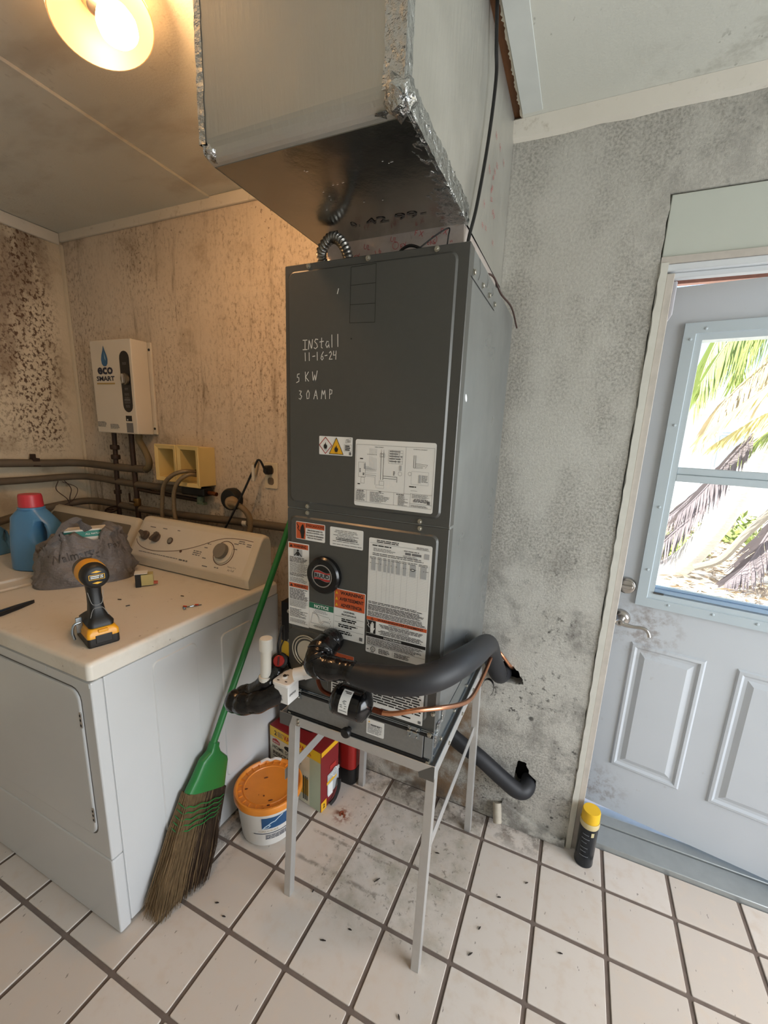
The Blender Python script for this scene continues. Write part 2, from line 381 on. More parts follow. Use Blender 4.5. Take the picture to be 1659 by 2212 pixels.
# ------------------------------------------------------------------ floor with separate tiles
b = MB(); b.box((XL, -3.4, -.06), (2.62, .049, -.004)); floor = struct(b.build('floor', mGR))
px, py = .2155, .2168; gap = .0125
tb = MB(); tb.plate(F((0, 0, 0), (1, 0, 0), (0, 1, 0)), -px / 2 + gap / 2, -py / 2 + gap / 2, px / 2 - gap / 2, py / 2 - gap / 2, .004, -.012, 0, .0018)
tile0 = None; rest = MB()
for i in range(-9, 13):
    for j in range(-15, 3):
        cx, cy = -.012 + px * (i + .5), -.545 + py * (j + 2.5 - 1)
        x0, x1, y0, y1 = cx - px / 2 + gap / 2, cx + px / 2 - gap / 2, cy - py / 2 + gap / 2, cy + py / 2 - gap / 2
        y1 = min(y1, .048) if cx > ox else min(y1, -.002); x0 = max(x0, XL + .003); x1 = min(x1, 2.59)
        if y1 - y0 < .01 or x1 - x0 < .01: continue
        full = abs(x1 - x0 - px + gap) < 1e-3 and abs(y1 - y0 - py + gap) < 1e-3
        if cx > -1.0 and cx < 1.5 and cy > -1.45:
            if full:
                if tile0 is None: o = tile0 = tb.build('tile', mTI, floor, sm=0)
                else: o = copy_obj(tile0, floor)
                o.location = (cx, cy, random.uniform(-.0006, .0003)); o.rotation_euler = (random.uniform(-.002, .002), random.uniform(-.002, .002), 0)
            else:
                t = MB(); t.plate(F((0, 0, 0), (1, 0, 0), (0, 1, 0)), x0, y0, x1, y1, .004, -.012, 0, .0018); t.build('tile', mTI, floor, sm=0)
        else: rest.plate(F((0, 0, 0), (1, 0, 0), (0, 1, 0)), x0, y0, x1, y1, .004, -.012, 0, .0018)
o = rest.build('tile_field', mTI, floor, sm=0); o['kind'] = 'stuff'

# ------------------------------------------------------------------ door: frame, sill, leaf
mDW = M('door_white', '#ccd0d3', .38, var=.03, vs=5)
def door_dirty():
    n = NT('door_paint_dirty'); o = n.obj()
    base = n.mix(n.noise(o, 3), lin('#bdc2c7'), lin('#c8cdd2'))
    dd = n.N('ShaderNodeVectorMath', {0: o, 1: (.115, -.02, .86)}, operation='DISTANCE').outputs['Value']; db_ = n.N('ShaderNodeVectorMath', {0: o, 1: (.05, -.01, .12)}, operation='DISTANCE').outputs['Value']
    gm = n.mx(n.ramp(dd, .16, .03), n.ramp(db_, .14, .03))
    base = n.mix(n.mul(n.mul(gm, n.ramp(n.noise(o, 26, 5, .7), .44, .66)), .6), base, lin('#7d6b60'))
    base = n.mix(n.mul(n.ramp(n.noise(o, 20, 5, .7), .64, .80), .4), base, lin('#8b7a6e'))
    n.col(base); n.set(Roughness=.38); n.bump(n.noise(o, 60, 2), .06, .002); return n.m
mDD = door_dirty()
mJAMB = M('jamb_beige', '#b7b0a7', .7, var=.2, vs=30); mALU = M('mill_aluminium', '#b9bcbd', .36, .9, .06, 40)
door = thing('door_1', 'white half glazed door standing slightly ajar', 'door', (.773, .236, 0)); struct(door)
del door['category']
b = MB(); b.box((ox + .003, .004, 2.046), (1.71, .05, 2.202)); b.build('transom_board', M('transom_paint', '#b8bcb2', .75, var=.03), door, bev=.002)
b = MB(); b.box((ox + .002, -.001, 2.028), (1.71, .05, 2.046)); b.build('head_strip', mJAMB, door)
b = MB(); b.box((ox + .012, .002, 2.010), (1.71, .045, 2.028)); b.box((ox + .03, .02, 1.996), (1.71, .045, 2.010)); b.box((ox + .03, .0455, 2.04), (1.71, .14, 2.06)); b.build('head_jamb', mDW, door, bev=.002)
b = MB(); L = []
for i in range(80):
    z = 2.03 * i / 79; j = random.uniform(-.002, .002); L.append([V((ox + .0015, -.001, z)), V((ox + .003 + j, -.005, z)), V((ox + .022, -.004, z)), V((ox + .022, .05, z)), V((ox + .0015, .05, z))])
b.loft(L); b.build('plaster_edge', M('edge_plaster', '#c2c0b6', .85, var=.1, vs=40), door)
b = MB(); b.box((ox + .0225, .006, .0), (ox + .043, .10, 2.005)); b.build('jamb', mJAMB, door, bev=.002)
b = MB(); b.box((ox + .0432, .03, 1.90), (ox + .056, .10, 1.992)); b.build('weather_strip', M('weather_strip', '#a9a8ae', .6), door, bev=.004)
b = MB(); b.box((1.70, .0, 0), (1.74, .14, 2.03)); b.build('jamb', mJAMB, door)
b = MB(); b.box((ox + .01, .050, -.01), (1.72, .145, .020)); b.box((ox + .01, .148, -.01), (1.72, .20, .024)); b.box((ox + .01, .203, -.03), (1.72, .26, .006))
b.build('sill', M('sill_metal', '#a3a8a8', .45, .55, .15, 20), door, bev=.003)
th = .1484; DF = F((.773, .236, 0), (cos(th), -sin(th), 0), (0, 0, 1))
b = MB(); wd = .91; g = dict(u0=.072, u1=.81, v0=.955, v1=1.915)
for a in ((-.03, .04, wd, g['v0']), (-.03, g['v1'], wd, 2.035), (-.03, g['v0'], g['u0'], g['v1']), (g['u1'], g['v0'], wd, g['v1'])):
    b.box((a[0], a[1], -.042), (a[2], a[3], 0), DF)
leaf = b.build('leaf', mDD, door, sm=0)
for u0, u1 in ((.082, .312), (.404, .80)):
    b = MB(); o_ = lambda i, d: [DF(u0 + i, .256 + i, d), DF(u1 - i, .256 + i, d), DF(u1 - i, .794 - i, d), DF(u0 + i, .794 - i, d)]
    b.loft([o_(-.003, .0002), o_(.003, .007), o_(.012, .0085), o_(.020, .0008), o_(.030, .0010), o_(.048, .0095)], cap0=False)
    b.build('raised_panel', mDD, door, sm=20)
b = MB(); fo = lambda i, d, j=0: [DF(g['u0'] - .006 + i, g['v0'] - .006 + i, d), DF(g['u1'] + .006 - i, g['v0'] - .006 + i, d), DF(g['u1'] + .006 - i, g['v1'] + .006 - i, d), DF(g['u0'] - .006 + i, g['v1'] + .006 - i, d)]
b.loft([fo(0, 0), fo(.001, .013), fo(.034, .015), fo(.036, .010), fo(.054, .009), fo(.056, -.03)], False, False)
mVIN = M('window_frame_vinyl', '#bcc8ce', .35, var=.02)
wf = b.build('window_frame', mVIN, door, sm=20)
gu0, gu1 = g['u0'] + .048, g['u1'] - .048
b = MB(); b.box((gu0, 1.438, -.015), (gu1, 1.462, .004), DF); b.box((gu0, 1.414, -.028), (gu1, 1.438, .009), DF); b.build('meeting_rail', mVIN, wf, bev=.002)
b = MB(); b.box((gu0, 1.008, -.02), (gu1, 1.022, .006), DF); b.box((gu0, 1.022, -.02), (gu1, 1.031, -.002), DF); b.build('sill_rail', M('blue_sill_rail', '#9db7d2', .25, .1), wf, bev=.002)
b = MB(); b.box((.118, 1.004, .008), (.15, 1.010, .013), DF); b.build('latch', M('dark_latch', '#4a4a48', .5), wf)
for u, v in ((.125, 1.90), (.088, 1.87), (.088, 1.60), (.088, 1.32), (.088, 1.09), (.17, .972), (.30, .972), (.42, .972)):
    b = MB(); b.lathe([(.0045, 0), (.0045, .0015), (.003, .003), (.0005, .0034)], DF(u, v, .0145), DF.n, 10); b.build('screw', mVIN, wf)
def glass_mat():
    m = bpy.data.materials.new('pane_glass'); m.use_nodes = True; t = m.node_tree; t.nodes.clear()
    o = t.nodes.new('ShaderNodeOutputMaterial'); mx = t.nodes.new('ShaderNodeMixShader'); tr = t.nodes.new('ShaderNodeBsdfTransparent'); gl = t.nodes.new('ShaderNodeBsdfGlossy')
    gl.inputs['Roughness'].default_value = .02; mx.inputs[0].default_value = .05; tr.inputs[0].default_value = (.97, .99, .98, 1)
    t.links.new(tr.outputs[0], mx.inputs[1]); t.links.new(gl.outputs[0], mx.inputs[2]); t.links.new(mx.outputs[0], o.inputs[0]); return m
mGLASS = glass_mat()
b = MB(); b.box((gu0, 1.44, -.012), (gu1, 1.875, -.009), DF); b.build('pane', mGLASS, door)
b = MB(); b.box((gu0, 1.02, -.022), (gu1, 1.43, -.019), DF); b.build('pane', mGLASS, door)
mNI = M('satin_nickel', '#b6b2ad', .28, 1., .04)
b = MB(); b.lathe([(.0315, 0), (.0315, .006), (.029, .013), (.024, .016), (.0, .016)], DF(.030, 1.013, 0), DF.n, 32); db = b.build('deadbolt', mNI, door)
b = MB(); b.lathe([(.024, .0), (.023, .004), (.014, .006)], DF(.030, 1.013, .0155), DF.n, 24)
b.plate(F(DF(.030, 1.013, .018), DF.u), -.022, -.006, .022, .006, .005, 0, .014, .003); b.build('thumb_turn', mNI, db)
b = MB(); b.lathe([(.033, 0), (.033, .005), (.030, .011), (.026, .012), (.022, .016), (.017, .017), (.0145, .022), (.0125, .05), (.014, .060), (.012, .064), (0, .064)], DF(.029, .882, 0), DF.n, 32); lv = b.build('handle_rose', mNI, door)
b = MB(); pts = cat([DF(.029, .882, .054), DF(.05, .877, .056), DF(.075, .876, .055), DF(.098, .879, .054), DF(.115, .876, .054), DF(.125, .865, .054), DF(.129, .852, .054)], 5)
b.tube(pts, [.0105 - .0045 * min(1, i / 10) + .0015 * max(0, (i - 22) / 8) for i in range(len(pts))], 12); b.build('lever', mNI, lv)
b = MB(); b.lathe([(.006, .06), (.006, .068), (.0045, .070), (0, .070)], DF(.029, .882, 0), DF.n, 16); b.build('lock_button', M('dark_nickel', '#6f6c68', .3, 1), lv)
# ------------------------------------------------------------------ stand
mSTEEL = M('stand_aluminium', '#c2c1be', .42, .6, .08, 30, bump=.1, bs=60)
stand = thing('equipment_stand', 'bare aluminium four legged stand carrying the grey air handler', 'stand', (.11, -.35, 0))
def leg(top, foot, s=.024, t=.003):
    b = MB(); x0, y0, z0 = top; x1, y1, z1 = foot
    c = lambda x, y, z, k=0: [V((x + k, y + k, z)), V((x + s - k, y + k, z)), V((x + s - k, y + s - k, z)), V((x + k, y + s - k, z))]
    b.loft([c(x0, y0, z0), c(x1, y1, z1), c(x1, y1, z1, t), c(x1, y1, z1 + .03, t)], True, True)
    l = b.build('leg', mSTEEL, stand, sm=0, bev=.0012); 
    f = MB(); f.loft([c(x1, y1, z1 + .0002, t), c(x1, y1, z1 + .012, t)]); f.build('foot_plug', M('black_plastic', '#0e0e0e', .45), l)
leg((-.110, -.608, .69), (-.143, -.604, 0)); leg((.325, -.612, .69), (.319, -.611, 0)); leg((.332, -.130, .69), (.346, -.109, 0)); leg((-.112, -.130, .69), (-.138, -.102, 0))
def rail(name, a, c, par=stand, m=None): b = MB(); b.box(a, c); return b.build(name, m or mSTEEL, par, sm=0, bev=.001)
# angle-iron frame: vertical flange and ledge
rail('front_rail', (-.131, -.624, .686), (.349, -.621, .716)); rail('rail_ledge', (-.131, -.6209, .6865), (.349, -.585, .6895))
rail('side_rail', (.346, -.6205, .676), (.349, -.075, .712)); rail('side_rail', (-.131, -.6205, .676), (-.128, -.075, .712)); rail('back_rail', (-.131, -.078, .676), (.349, -.075, .712))
rail('rail_ledge', (.3165, -.584, .6865), (.3455, -.078, .6895)); rail('rail_ledge', (-.1275, -.584, .6865), (-.098, -.078, .6895))
rail('stretcher', (.3455, -.6, .445), (.3485, -.112, .482)); rail('stretcher', (-.136, -.6, .455), (-.133, -.104, .492))
mGUS = M('gusset_dark_steel', '#6d6c68', .5, .7)  # darker grey for the corner gussets
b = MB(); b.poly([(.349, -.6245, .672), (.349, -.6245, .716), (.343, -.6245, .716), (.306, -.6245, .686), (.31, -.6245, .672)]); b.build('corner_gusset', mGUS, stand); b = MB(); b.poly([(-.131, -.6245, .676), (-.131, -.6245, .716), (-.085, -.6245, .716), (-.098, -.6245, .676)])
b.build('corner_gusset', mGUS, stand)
mSCREW = M('zinc_screw', '#b5b2a8', .3, 1.)
def screw(par, p, n, r=.0045, name='screw'):
    b = MB(); n = V(n); b.lathe([(r * 1.35, 0), (r * 1.35, .0012), (r, .0014), (r, .0042), (r * .8, .005), (0, .005)], p, n, 8); return b.build(name, mSCREW, par)
screw(stand, (-.066, -.624, .706), (0, -1, 0)); screw(stand, (-.066, -.624, .694), (0, -1, 0))
for y in (-.5, -.36, -.22): screw(stand, (.349, y, .696), (1, 0, 0))

# ------------------------------------------------------------------ air handler
AX0, AX1, AY0, AY1, AZ0, AZS, AZ1 = -.108, .3363, -.609, -.0756, .802, 1.323, 1.8935
mGREY = M('charcoal_enamel', '#52524f', .34, .25, .05, 60, bump=.05, bs=500, bd=.0006)
mGALV = NT('galvanised_sheet'); _p = mGALV.obj(); mGALV.col(mGALV.mix(mGALV.noise(mGALV.scale(_p, (1, 1, .5)), 9, 5, .65), lin('#8f9394'), lin('#a9adae'))); mGALV.set(Metallic=.8, Roughness=mGALV.ramp(mGALV.noise(_p, 7, 3), .3, .7, .27, .36)); mGALV.bump(mGALV.noise(_p, 3, 1), .02, .01); mGALV = mGALV.m
mSHINY = M('bright_galvanised', '#9fa9b0', .25, .95, .1, 14, bump=.15, bs=8, bd=.01)
ahu = thing('air_handler', 'tall charcoal air handler cabinet with warning labels on the aluminium stand', 'air handler', (.114, -.34, AZ0 - .09))
b = MB(); b.box((AX0 + .0015, AY0 + .004, AZ0), (AX1 - .0002, AY1, AZ1 - .002)); cabinet = b.build('cabinet', mGALV, ahu, sm=0, bev=.002)
b = MB(); b.poly([(AX1 + .0006, -.594, 1.838), (AX1 + .0006, -.594, 1.836), (AX1 + .0006, -.357, 1.836), (AX1 + .0006, -.357, 1.838)])
for yy, z0, z1 in ((-.536, 1.889, 1.848), (-.460, 1.884, 1.858), (-.397, 1.876, 1.859)):
    for k in range(6):
        t0, t1 = k / 6, (k + 1) / 6; f_ = lambda t: (yy + .012 * sin(pi * t), z0 + (z1 - z0) * t)
        (a0, c0), (a1, c1) = f_(t0), f_(t1); b.poly([(AX1 + .0006, a0, c0), (AX1 + .0006, a1, c1), (AX1 + .0006, a1 + .002, c1), (AX1 + .0006, a0 + .002, c0)])
b.build('side_seam', M('seam_black', '#161615', .6), ahu)
for y, z in ((-.574, 1.850), (-.494, 1.851), (-.424, 1.852), (-.361, 1.850)): screw(ahu, (AX1, y, z), (1, 0, 0), .005)
b = MB(); b.lathe([(.006, 0), (.006, .0008), (0, .0008)], (AX1, -.559, 1.607), (1, 0, 0), 10, sy=1.6); b.build('paint_chip', M('white_chip', '#e4e6e8', .5), ahu)
def panel(name, z0, z1, iz0, iz1, ix0=-.097, ix1=.313):
    b = MB(); fr = F((0, AY0, 0))
    L = lambda x0, y0, x1, y1, r, d: [fr(x, y, d) for x, y in MB.rr(x0, y0, x1, y1, r)]
    b.loft([L(AX0, z0, AX1, z1, .003, -.03), L(AX0, z0, AX1, z1, .003, -.0015), L(AX0 + .0015, z0 + .0015, AX1 - .0015, z1 - .0015, .002, 0), L(ix0, iz0, ix1, iz1, .016, 0), L(ix0 + .004, iz0 + .004, ix1 - .004, iz1 - .004, .014, .004), L(ix0 + .006, iz0 + .006, ix1 - .006, iz1 - .006, .013, .0042)])
    return b.build(name, mGREY, ahu, sm=25)
up = panel('upper_panel', AZS + .0012, AZ1, 1.341, 1.879); lo = panel('lower_panel', AZ0 - .002, AZS - .0012, .822, 1.304)
b = MB(); b.plate(FAHU, -.1045, .815, .026, .988, .022, -.002, .0014, .0012); b.build('access_plate', mGREY, lo)
b = MB()
for a in (((.073, 1.872), (.134, 1.873)), ((.073, 1.872), (.072, 1.760)), ((.134, 1.873), (.135, 1.758)), ((.072, 1.760), (.135, 1.758)), ((.073, 1.836), (.134, 1.836)), ((.073, 1.797), (.134, 1.796))): b.stroke(FAHU, a, .0011, .0005)
b.lathe([(.0018, 0), (.0018, .0006), (0, .0006)], FAHU(.077, 1.727), FAHU.n, 8); b.build('knockout_score', M('seam_black'), up)
for x, z in ((-.041, 1.887), (.112, 1.887), (.267, 1.887), (-.044, 1.332), (.265, 1.3305)): screw(up, (x, AY0, z), (0, -1, 0))
for x, z in ((-.044, 1.315), (.266, 1.3145), (.030, .995), (.330, .851), (-.1055, .94), (-.1055, 1.03)): screw(lo, (x, AY0 - (.0045 if x == .03 else 0), z), (0, -1, 0))
# chalk handwriting
HW = {'I': [[(0, 0), (.8, 0)], [(.4, 0), (.4, 1)], [(0, 1), (.8, 1)]], 'N': [[(0, 0), (.1, 1), (.6, 0), (.75, 1)]], 'S': [[(.7, .95), (.3, 1), (.1, .75), (.5, .5), (.65, .2), (.3, 0), (0, .1)]],
      't': [[(.35, 1.05), (.3, .1), (.5, 0)], [(0, .65), (.7, .7)]], 'a': [[(.6, .6), (.25, .65), (.05, .3), (.3, 0), (.6, .3), (.6, .6), (.68, 0)]], 'l': [[(.1, 1.25), (.15, 0)]],
      '1': [[(.1, 1), (.15, 0)]], '-': [[(0, .5), (.5, .55)]], '6': [[(.55, 1), (.15, .55), (.05, .2), (.3, 0), (.55, .2), (.4, .48), (.1, .35)]], '2': [[(.05, .8), (.35, 1), (.55, .7), (.05, .05), (.7, .05)]],
      '4': [[(.1, 1), (.05, .5), (.6, .55)], [(.6, 1), (.55, 0)]], '5': [[(.6, 1), (.2, .95), (.15, .6), (.5, .55), (.5, .15), (0, 0)]], 'K': [[(.05, 1), (.1, 0)], [(.65, 1), (.12, .45), (.7, 0)]],
      'W': [[(0, 1), (.15, 0), (.45, .7), (.6, 0), (.9, 1.1)]], '3': [[(.05, .95), (.5, .9), (.2, .55), (.55, .35), (.3, 0), (0, .1)]], '0': [[(.35, 1), (.05, .6), (.15, .05), (.5, .1), (.6, .65), (.35, 1)]],
      'A': [[(0, 0), (.4, 1), (.7, 0)], [(.15, .4), (.6, .4)]], 'M': [[(0, 0), (.15, 1), (.4, .4), (.65, 1), (.8, 0)]], 'P': [[(.1, 0), (.12, 1), (.55, .9), (.5, .55), (.12, .45)]], ' ': []}
def hand(b, t, x, z, h, step, sl=0.):
    for i, ch in enumerate(t):
        for s_ in HW[ch]: b.stroke(FAHU, [(x + i * step + p * h * .72, z + sl * i + q * h) for p, q in s_], .0018, .0007)
b = MB(); hand(b, 'INStall', -.054, 1.708, .021, .0157, .0006); mCHK = M('white_chalk', '#d9d9d4', .8); b.build('chalk_writing', mCHK, up); b = MB(); hand(b, '11-16-24', -.049, 1.683, .018, .0113, .0002); b.build('chalk_writing', mCHK, up); b = MB(); hand(b, '5', -.073, 1.634, .020, .02); hand(b, 'KW', -.048, 1.637, .021, .021); b.build('chalk_writing', mCHK, up); b = MB(); hand(b, '30AMP', -.066, 1.595, .021, .0215, .0006); b.build('chalk_writing', mCHK, up); b = MB(); b.stroke(FAHU, [(.039, 1.822), (.042, 1.832)], .0022); b.build('paint_chip', mCHK, up)
# labels
mLW = M('label_white', '#e2e2de', .45, var=.02); mK = M('print_black', '#191817', .6, var=.02); mG = M('print_grey', '#6c6c6c', .6, var=.02); mOR = M('print_orange', '#c4562a', .5, var=.04); mGN = M('print_green', '#1d6a4c', .5, var=.03); mYE = M('print_yellow', '#e0a91c', .5, var=.03); mLG = M('print_light_grey', '#a9abac', .6, var=.02)
PAL = [mLW, mK, mG, mOR, mGN, mYE, mLG, M('print_red', '#a82b26', .5, var=.03)]
def label(name, par, fr, u0, v0, u1, v1, r, print_fn, d=0.):
    b = MB(); b.plate(fr, u0, v0, u1, v1, r, d, d + .0006, 0); o = b.build(name, mLW, par)
    p = MB(); print_fn(p); 
    if p.v: p.build('print', PAL, o, sm=0, fix=False)
    return o
f = FAHU
def pr(b):
    b.m(7).stroke(f, [(.012, 1.508), (.030, 1.489), (.012, 1.469), (-.0055, 1.489), (.012, 1.508)], .0016, .0012)
    b.m(5).poly([f(.023, 1.4695, .0011), f(.062, 1.4695, .0011), f(.0425, 1.508, .0011)]); b.m(1).stroke(f, [(.023, 1.4695), (.062, 1.4695), (.0425, 1.508), (.023, 1.4695)], .0013, .0013)
    for cx, cy in ((.012, 1.488), (.0425, 1.482)):
        b.m(1).poly([f(cx + a * .0055, cy + c * .0075, .0015) for a, c in ((-.6, -1), (.6, -1), (.95, -.2), (.6, .5), (.4, .1), (.1, 1.2), (-.35, .3), (-.55, .6), (-.95, -.2))]); b.rect(f, cx - .004, cy - .0105, cx + .004, cy - .0098, .0015)
    b.m(1).stroke(f, [(.068, 1.497), (.081, 1.499), (.083, 1.508), (.070, 1.505), (.068, 1.497)], .0006, .0013); b.m(2).para(f, .071, 1.499, .080, 1.504, 2)
    b.m(1).stroke(f, [(.065, 1.478), (.085, 1.478), (.085, 1.493), (.065, 1.493), (.065, 1.478)], .0004, .0013); b.m(1).para(f, .067, 1.479, .083, 1.492, 3, .6, .0013); b.m(2).rect(f, .078, 1.469, .084, 1.476, .0013)
label('hazard_label', up, f, -.0065, 1.4665, .0865, 1.5105, .002, pr)
def pr(b):
    x0, x1, z0, z1 = .098, .292, 1.362, 1.496; S = lambda c, *p, w=.0005: b.m(c).stroke(f, list(p), w, .0012)
    S(2, (x0, z0), (x1, z0), (x1, z1), (x0, z1), (x0, z0)); S(2, (.224, 1.390), (.224, z1)); S(2, (x0, 1.391), (.240, 1.391)); S(2, (.128, z0), (.128, 1.391)); S(2, (.199, z0), (.199, 1.391)); S(2, (.240, z0), (.240, 1.393), (x1, 1.393))
    b.m(1).text('WIRING DIAGRAM', f, .157, 1.4905, .0022, 'C', .022, d=.0012); b.text('SCHEMATIC DIAGRAM', f, .258, 1.4905, .0022, 'C', .032, d=.0012)
    for i in range(7): b.rect(f, .1275 + i * .0037, 1.4735, .129 + i * .0037, 1.475, .0012)
    for i in range(6): S(6, (.133 + i * .0036, 1.471 - .001 * i), (.133 + i * .0036, 1.446 - i * .0016), (.122, 1.446 - i * .0016)); S(6, (.133 + i * .0036, 1.476), (.133 + i * .0036, 1.488))
    for x in (.163, .1695): S(1, (x, 1.482), (x, 1.418), w=.0009); S(2, (x, 1.487), (x, 1.482))
    S(2, (.160, 1.470), (.172, 1.470), (.172, 1.478), (.160, 1.478), (.160, 1.470)); S(2, (.160, 1.405), (.172, 1.405), (.172, 1.415), (.160, 1.415), (.160, 1.405)); S(6, (.160, 1.405), (.152, 1.405), (.152, 1.398), (.172, 1.398), (.172, 1.405))
    S(1, (.1695, 1.427), (.205, 1.427), (.205, 1.415), w=.0008); S(1, (.1695, 1.422), (.203, 1.422), w=.0008)
    S(2, (.105, 1.455), (.123, 1.455), (.123, 1.421), (.105, 1.421), (.105, 1.455)); b.m(6).rect(f, .119, 1.44, .123, 1.453, .0012); b.m(1).para(f, .1075, 1.431, .1105, 1.441, 4, .6, .0012); b.m(1).para(f, .108, 1.462, .118, 1.465, 1, .8, .0012); b.para(f, .116, 1.425, .121, 1.431, 2, .6, .0012)
    for k in range(4): S(6, (.123, 1.441 - k * .005), (.152, 1.441 - k * .005))
    for k in range(2): S(6, (.123, 1.427 - k * .004), (.150 - k * .002, 1.427 - k * .004), (.150 - k * .002, 1.405))
    for k in range(6): S(2, (.182, 1.457 + k * .006), (.217, 1.457 + k * .006), w=.0004)
    for k in range(5): S(2, (.182 + k * .00875, 1.457), (.182 + k * .00875, 1.487), w=.0004)
    b.m(2).para(f, .184, 1.459, .217, 1.487, 5, .35, .0012)
    ring = lambda cx, cy, r: [(cx + r * cos(2 * pi * k / 16), cy + r * sin(2 * pi * k / 16)) for k in range(17)]
    S(2, *ring(.212, 1.435, .0045)); S(2, *ring(.236, 1.437, .004)); S(2, *ring(.166, 1.474, .003)); b.m(6).rect(f, .210, 1.442, .215, 1.454, .0012); b.m(1).para(f, .195, 1.430, .2, 1.440, 4, .5, .0012)
    b.m(1).para(f, .103, 1.402, .110, 1.406, 1, .6, .0012); S(2, (.112, 1.406), (.112, 1.420), (.121, 1.420), (.121, 1.406), (.112, 1.406))
    for x in (.244, .2485): S(1, (x, 1.478), (x, 1.451), w=.0008)
    S(1, (.244, 1.451), (.265, 1.451), (.265, 1.454), (.2485, 1.454)); S(1, (.2485, 1.461), (.277, 1.459), (.272, 1.452)); S(1, (.2485, 1.458), (.272, 1.456)); S(6, (.24, 1.443), (.281, 1.443), (.281, 1.414), (.24, 1.414), (.24, 1.443)); b.m(6).rect(f, .258, 1.418, .263, 1.436, .0012); b.m(2).para(f, .265, 1.420, .280, 1.436, 6, .45, .0012); b.m(1).para(f, .236, 1.407, .256, 1.410, 1, .8, .0012); b.m(6).rect(f, .24, 1.399, .256, 1.4, .0012)
    b.m(2).para(f, .100, 1.364, .125, 1.387, 11, .5, .0012); b.m(1).para(f, .102, 1.3875, .122, 1.3895, 1, .8, .0012); b.m(2).para(f, .137, 1.364, .190, 1.388, 8, .42, .0012, .6); b.m(1).para(f, .160, 1.3885, .168, 1.3905, 1, .8, .0012); b.m(2).para(f, .210, 1.363, .238, 1.386, 14, .5, .0012, .5); b.m(1).para(f, .205, 1.387, .225, 1.389, 1, .8, .0012)
    b.m(2).para(f, .244, 1.383, .289, 1.392, 4, .4, .0012); b.m(1).para(f, .246, 1.374, .286, 1.382, 3, .55, .0012, .2, 'C'); b.m(2).para(f, .243, 1.363, .289, 1.3675, 2, .5, .0012); S(2, (.240, 1.3705), (x1, 1.3705)); b.m(2).rect(f, .281, 1.3715, .288, 1.379, .0012)
label('wiring_label', up, f, .095, 1.3515, .295, 1.5075, .005, pr)
def pr(b):
    b.m(3).rect(f, -.076, 1.245, -.047, 1.289, .0011); b.rect(f, -.046, 1.276, .011, 1.289, .0011)
    b.m(1).stroke(f, [(-.074, 1.285), (-.068, 1.277), (-.071, 1.273), (-.066, 1.266)], .0022, .0014); b.poly([f(-.063 + a, 1.247 + c, .0014) for a, c in ((.003, 0), (.011, 0), (.012, .008), (.014, .018), (.012, .03), (.009, .038), (.006, .036), (.002, .03), (-.001, .018), (.002, .008))])
    b.text('PRECAUCION', f, -.0175, 1.2795, .0070, 'C', .046, .01, .0014); b.stroke(f, [(-.043, 1.278), (-.043, 1.287)], .0016, .0014); b.stroke(f, [(.008, 1.278), (.008, 1.287)], .0016, .0014)
    for i, t in enumerate(('Antes de tener acceso a los', 'dispositivos terminales, todos', 'los circuitos de alimentacion', 'deben ser interrumpidos.')): b.text(t, f, -.0175, 1.2685 - i * .0068, .0052, 'C', .052 - (.006 if i in (0, 3) else 0), .02, .0014)
label('caution_label', lo, f, -.0775, 1.2435, .0125, 1.2905, .003, pr)
def pr(b): b.m(2).para(f, .036, 1.252, .112, 1.284, 8, .34, .0012, .55, 'C'); b.m(1).para(f, .043, 1.257, .110, 1.2645, 2, .42, .0012, .1, 'C'); b.m(2).para(f, .036, 1.2445, .12, 1.2485, 1, .35, .0012, .02)
label('rating_label', lo, f, .0275, 1.2405, .1225, 1.2895, .003, pr)
def pr(b):
    b.m(3).rect(f, -.1000, 1.2165, -.0385, 1.2295, .0011); b.rect(f, -.1, 1.1065, -.0385, 1.1185, .0011)
    for z in (1.2190, 1.1088):
        b.m(1).text('WARNING', f, -.0645, z, .0080, 'C', .040, .02, .0014); b.poly([f(-.097, z, .0014), f(-.088, z, .0014), f(-.0925, z + .008, .0014)])
    b.m(6).rect(f, -.085, 1.195, -.057, 1.2145, .0011); b.m(1).lathe([(.003, 0), (.003, .0003), (0, .0003)], f(-.071, 1.2115, .0013), f.n, 12); b.poly([f(-.071 + a, 1.2 + c, .0015) for a, c in ((-.013, -.004), (-.011, -.005), (-.004, .002), (-.0045, -.003), (.0045, -.003), (.004, .002), (.011, -.005), (.013, -.004), (.003, .008), (-.003, .008))])
    b.m(1).para(f, -.098, 1.177, -.038, 1.193, 5, .5, .0012, .3); b.m(2).para(f, -.098, 1.150, -.038, 1.176, 9, .4, .0012, .2); b.m(1).para(f, -.098, 1.138, -.038, 1.149, 4, .45, .0012, .4); b.m(2).para(f, -.098, 1.121, -.038, 1.136, 5, .45, .0012, .3)
    b.m(1).para(f, -.099, 1.072, -.038, 1.104, 10, .5, .0012, .3); b.m(2).para(f, -.099, 1.05, -.038, 1.071, 9, .42, .0012, .2); b.m(1).para(f, -.099, 1.02, -.038, 1.046, 9, .42, .0012, .5); b.m(2).para(f, -.099, 1.004, -.04, 1.016, 5, .4, .0012, .2)
label('warning_label', lo, f, -.103, .9965, -.0362, 1.2320, .002, pr)
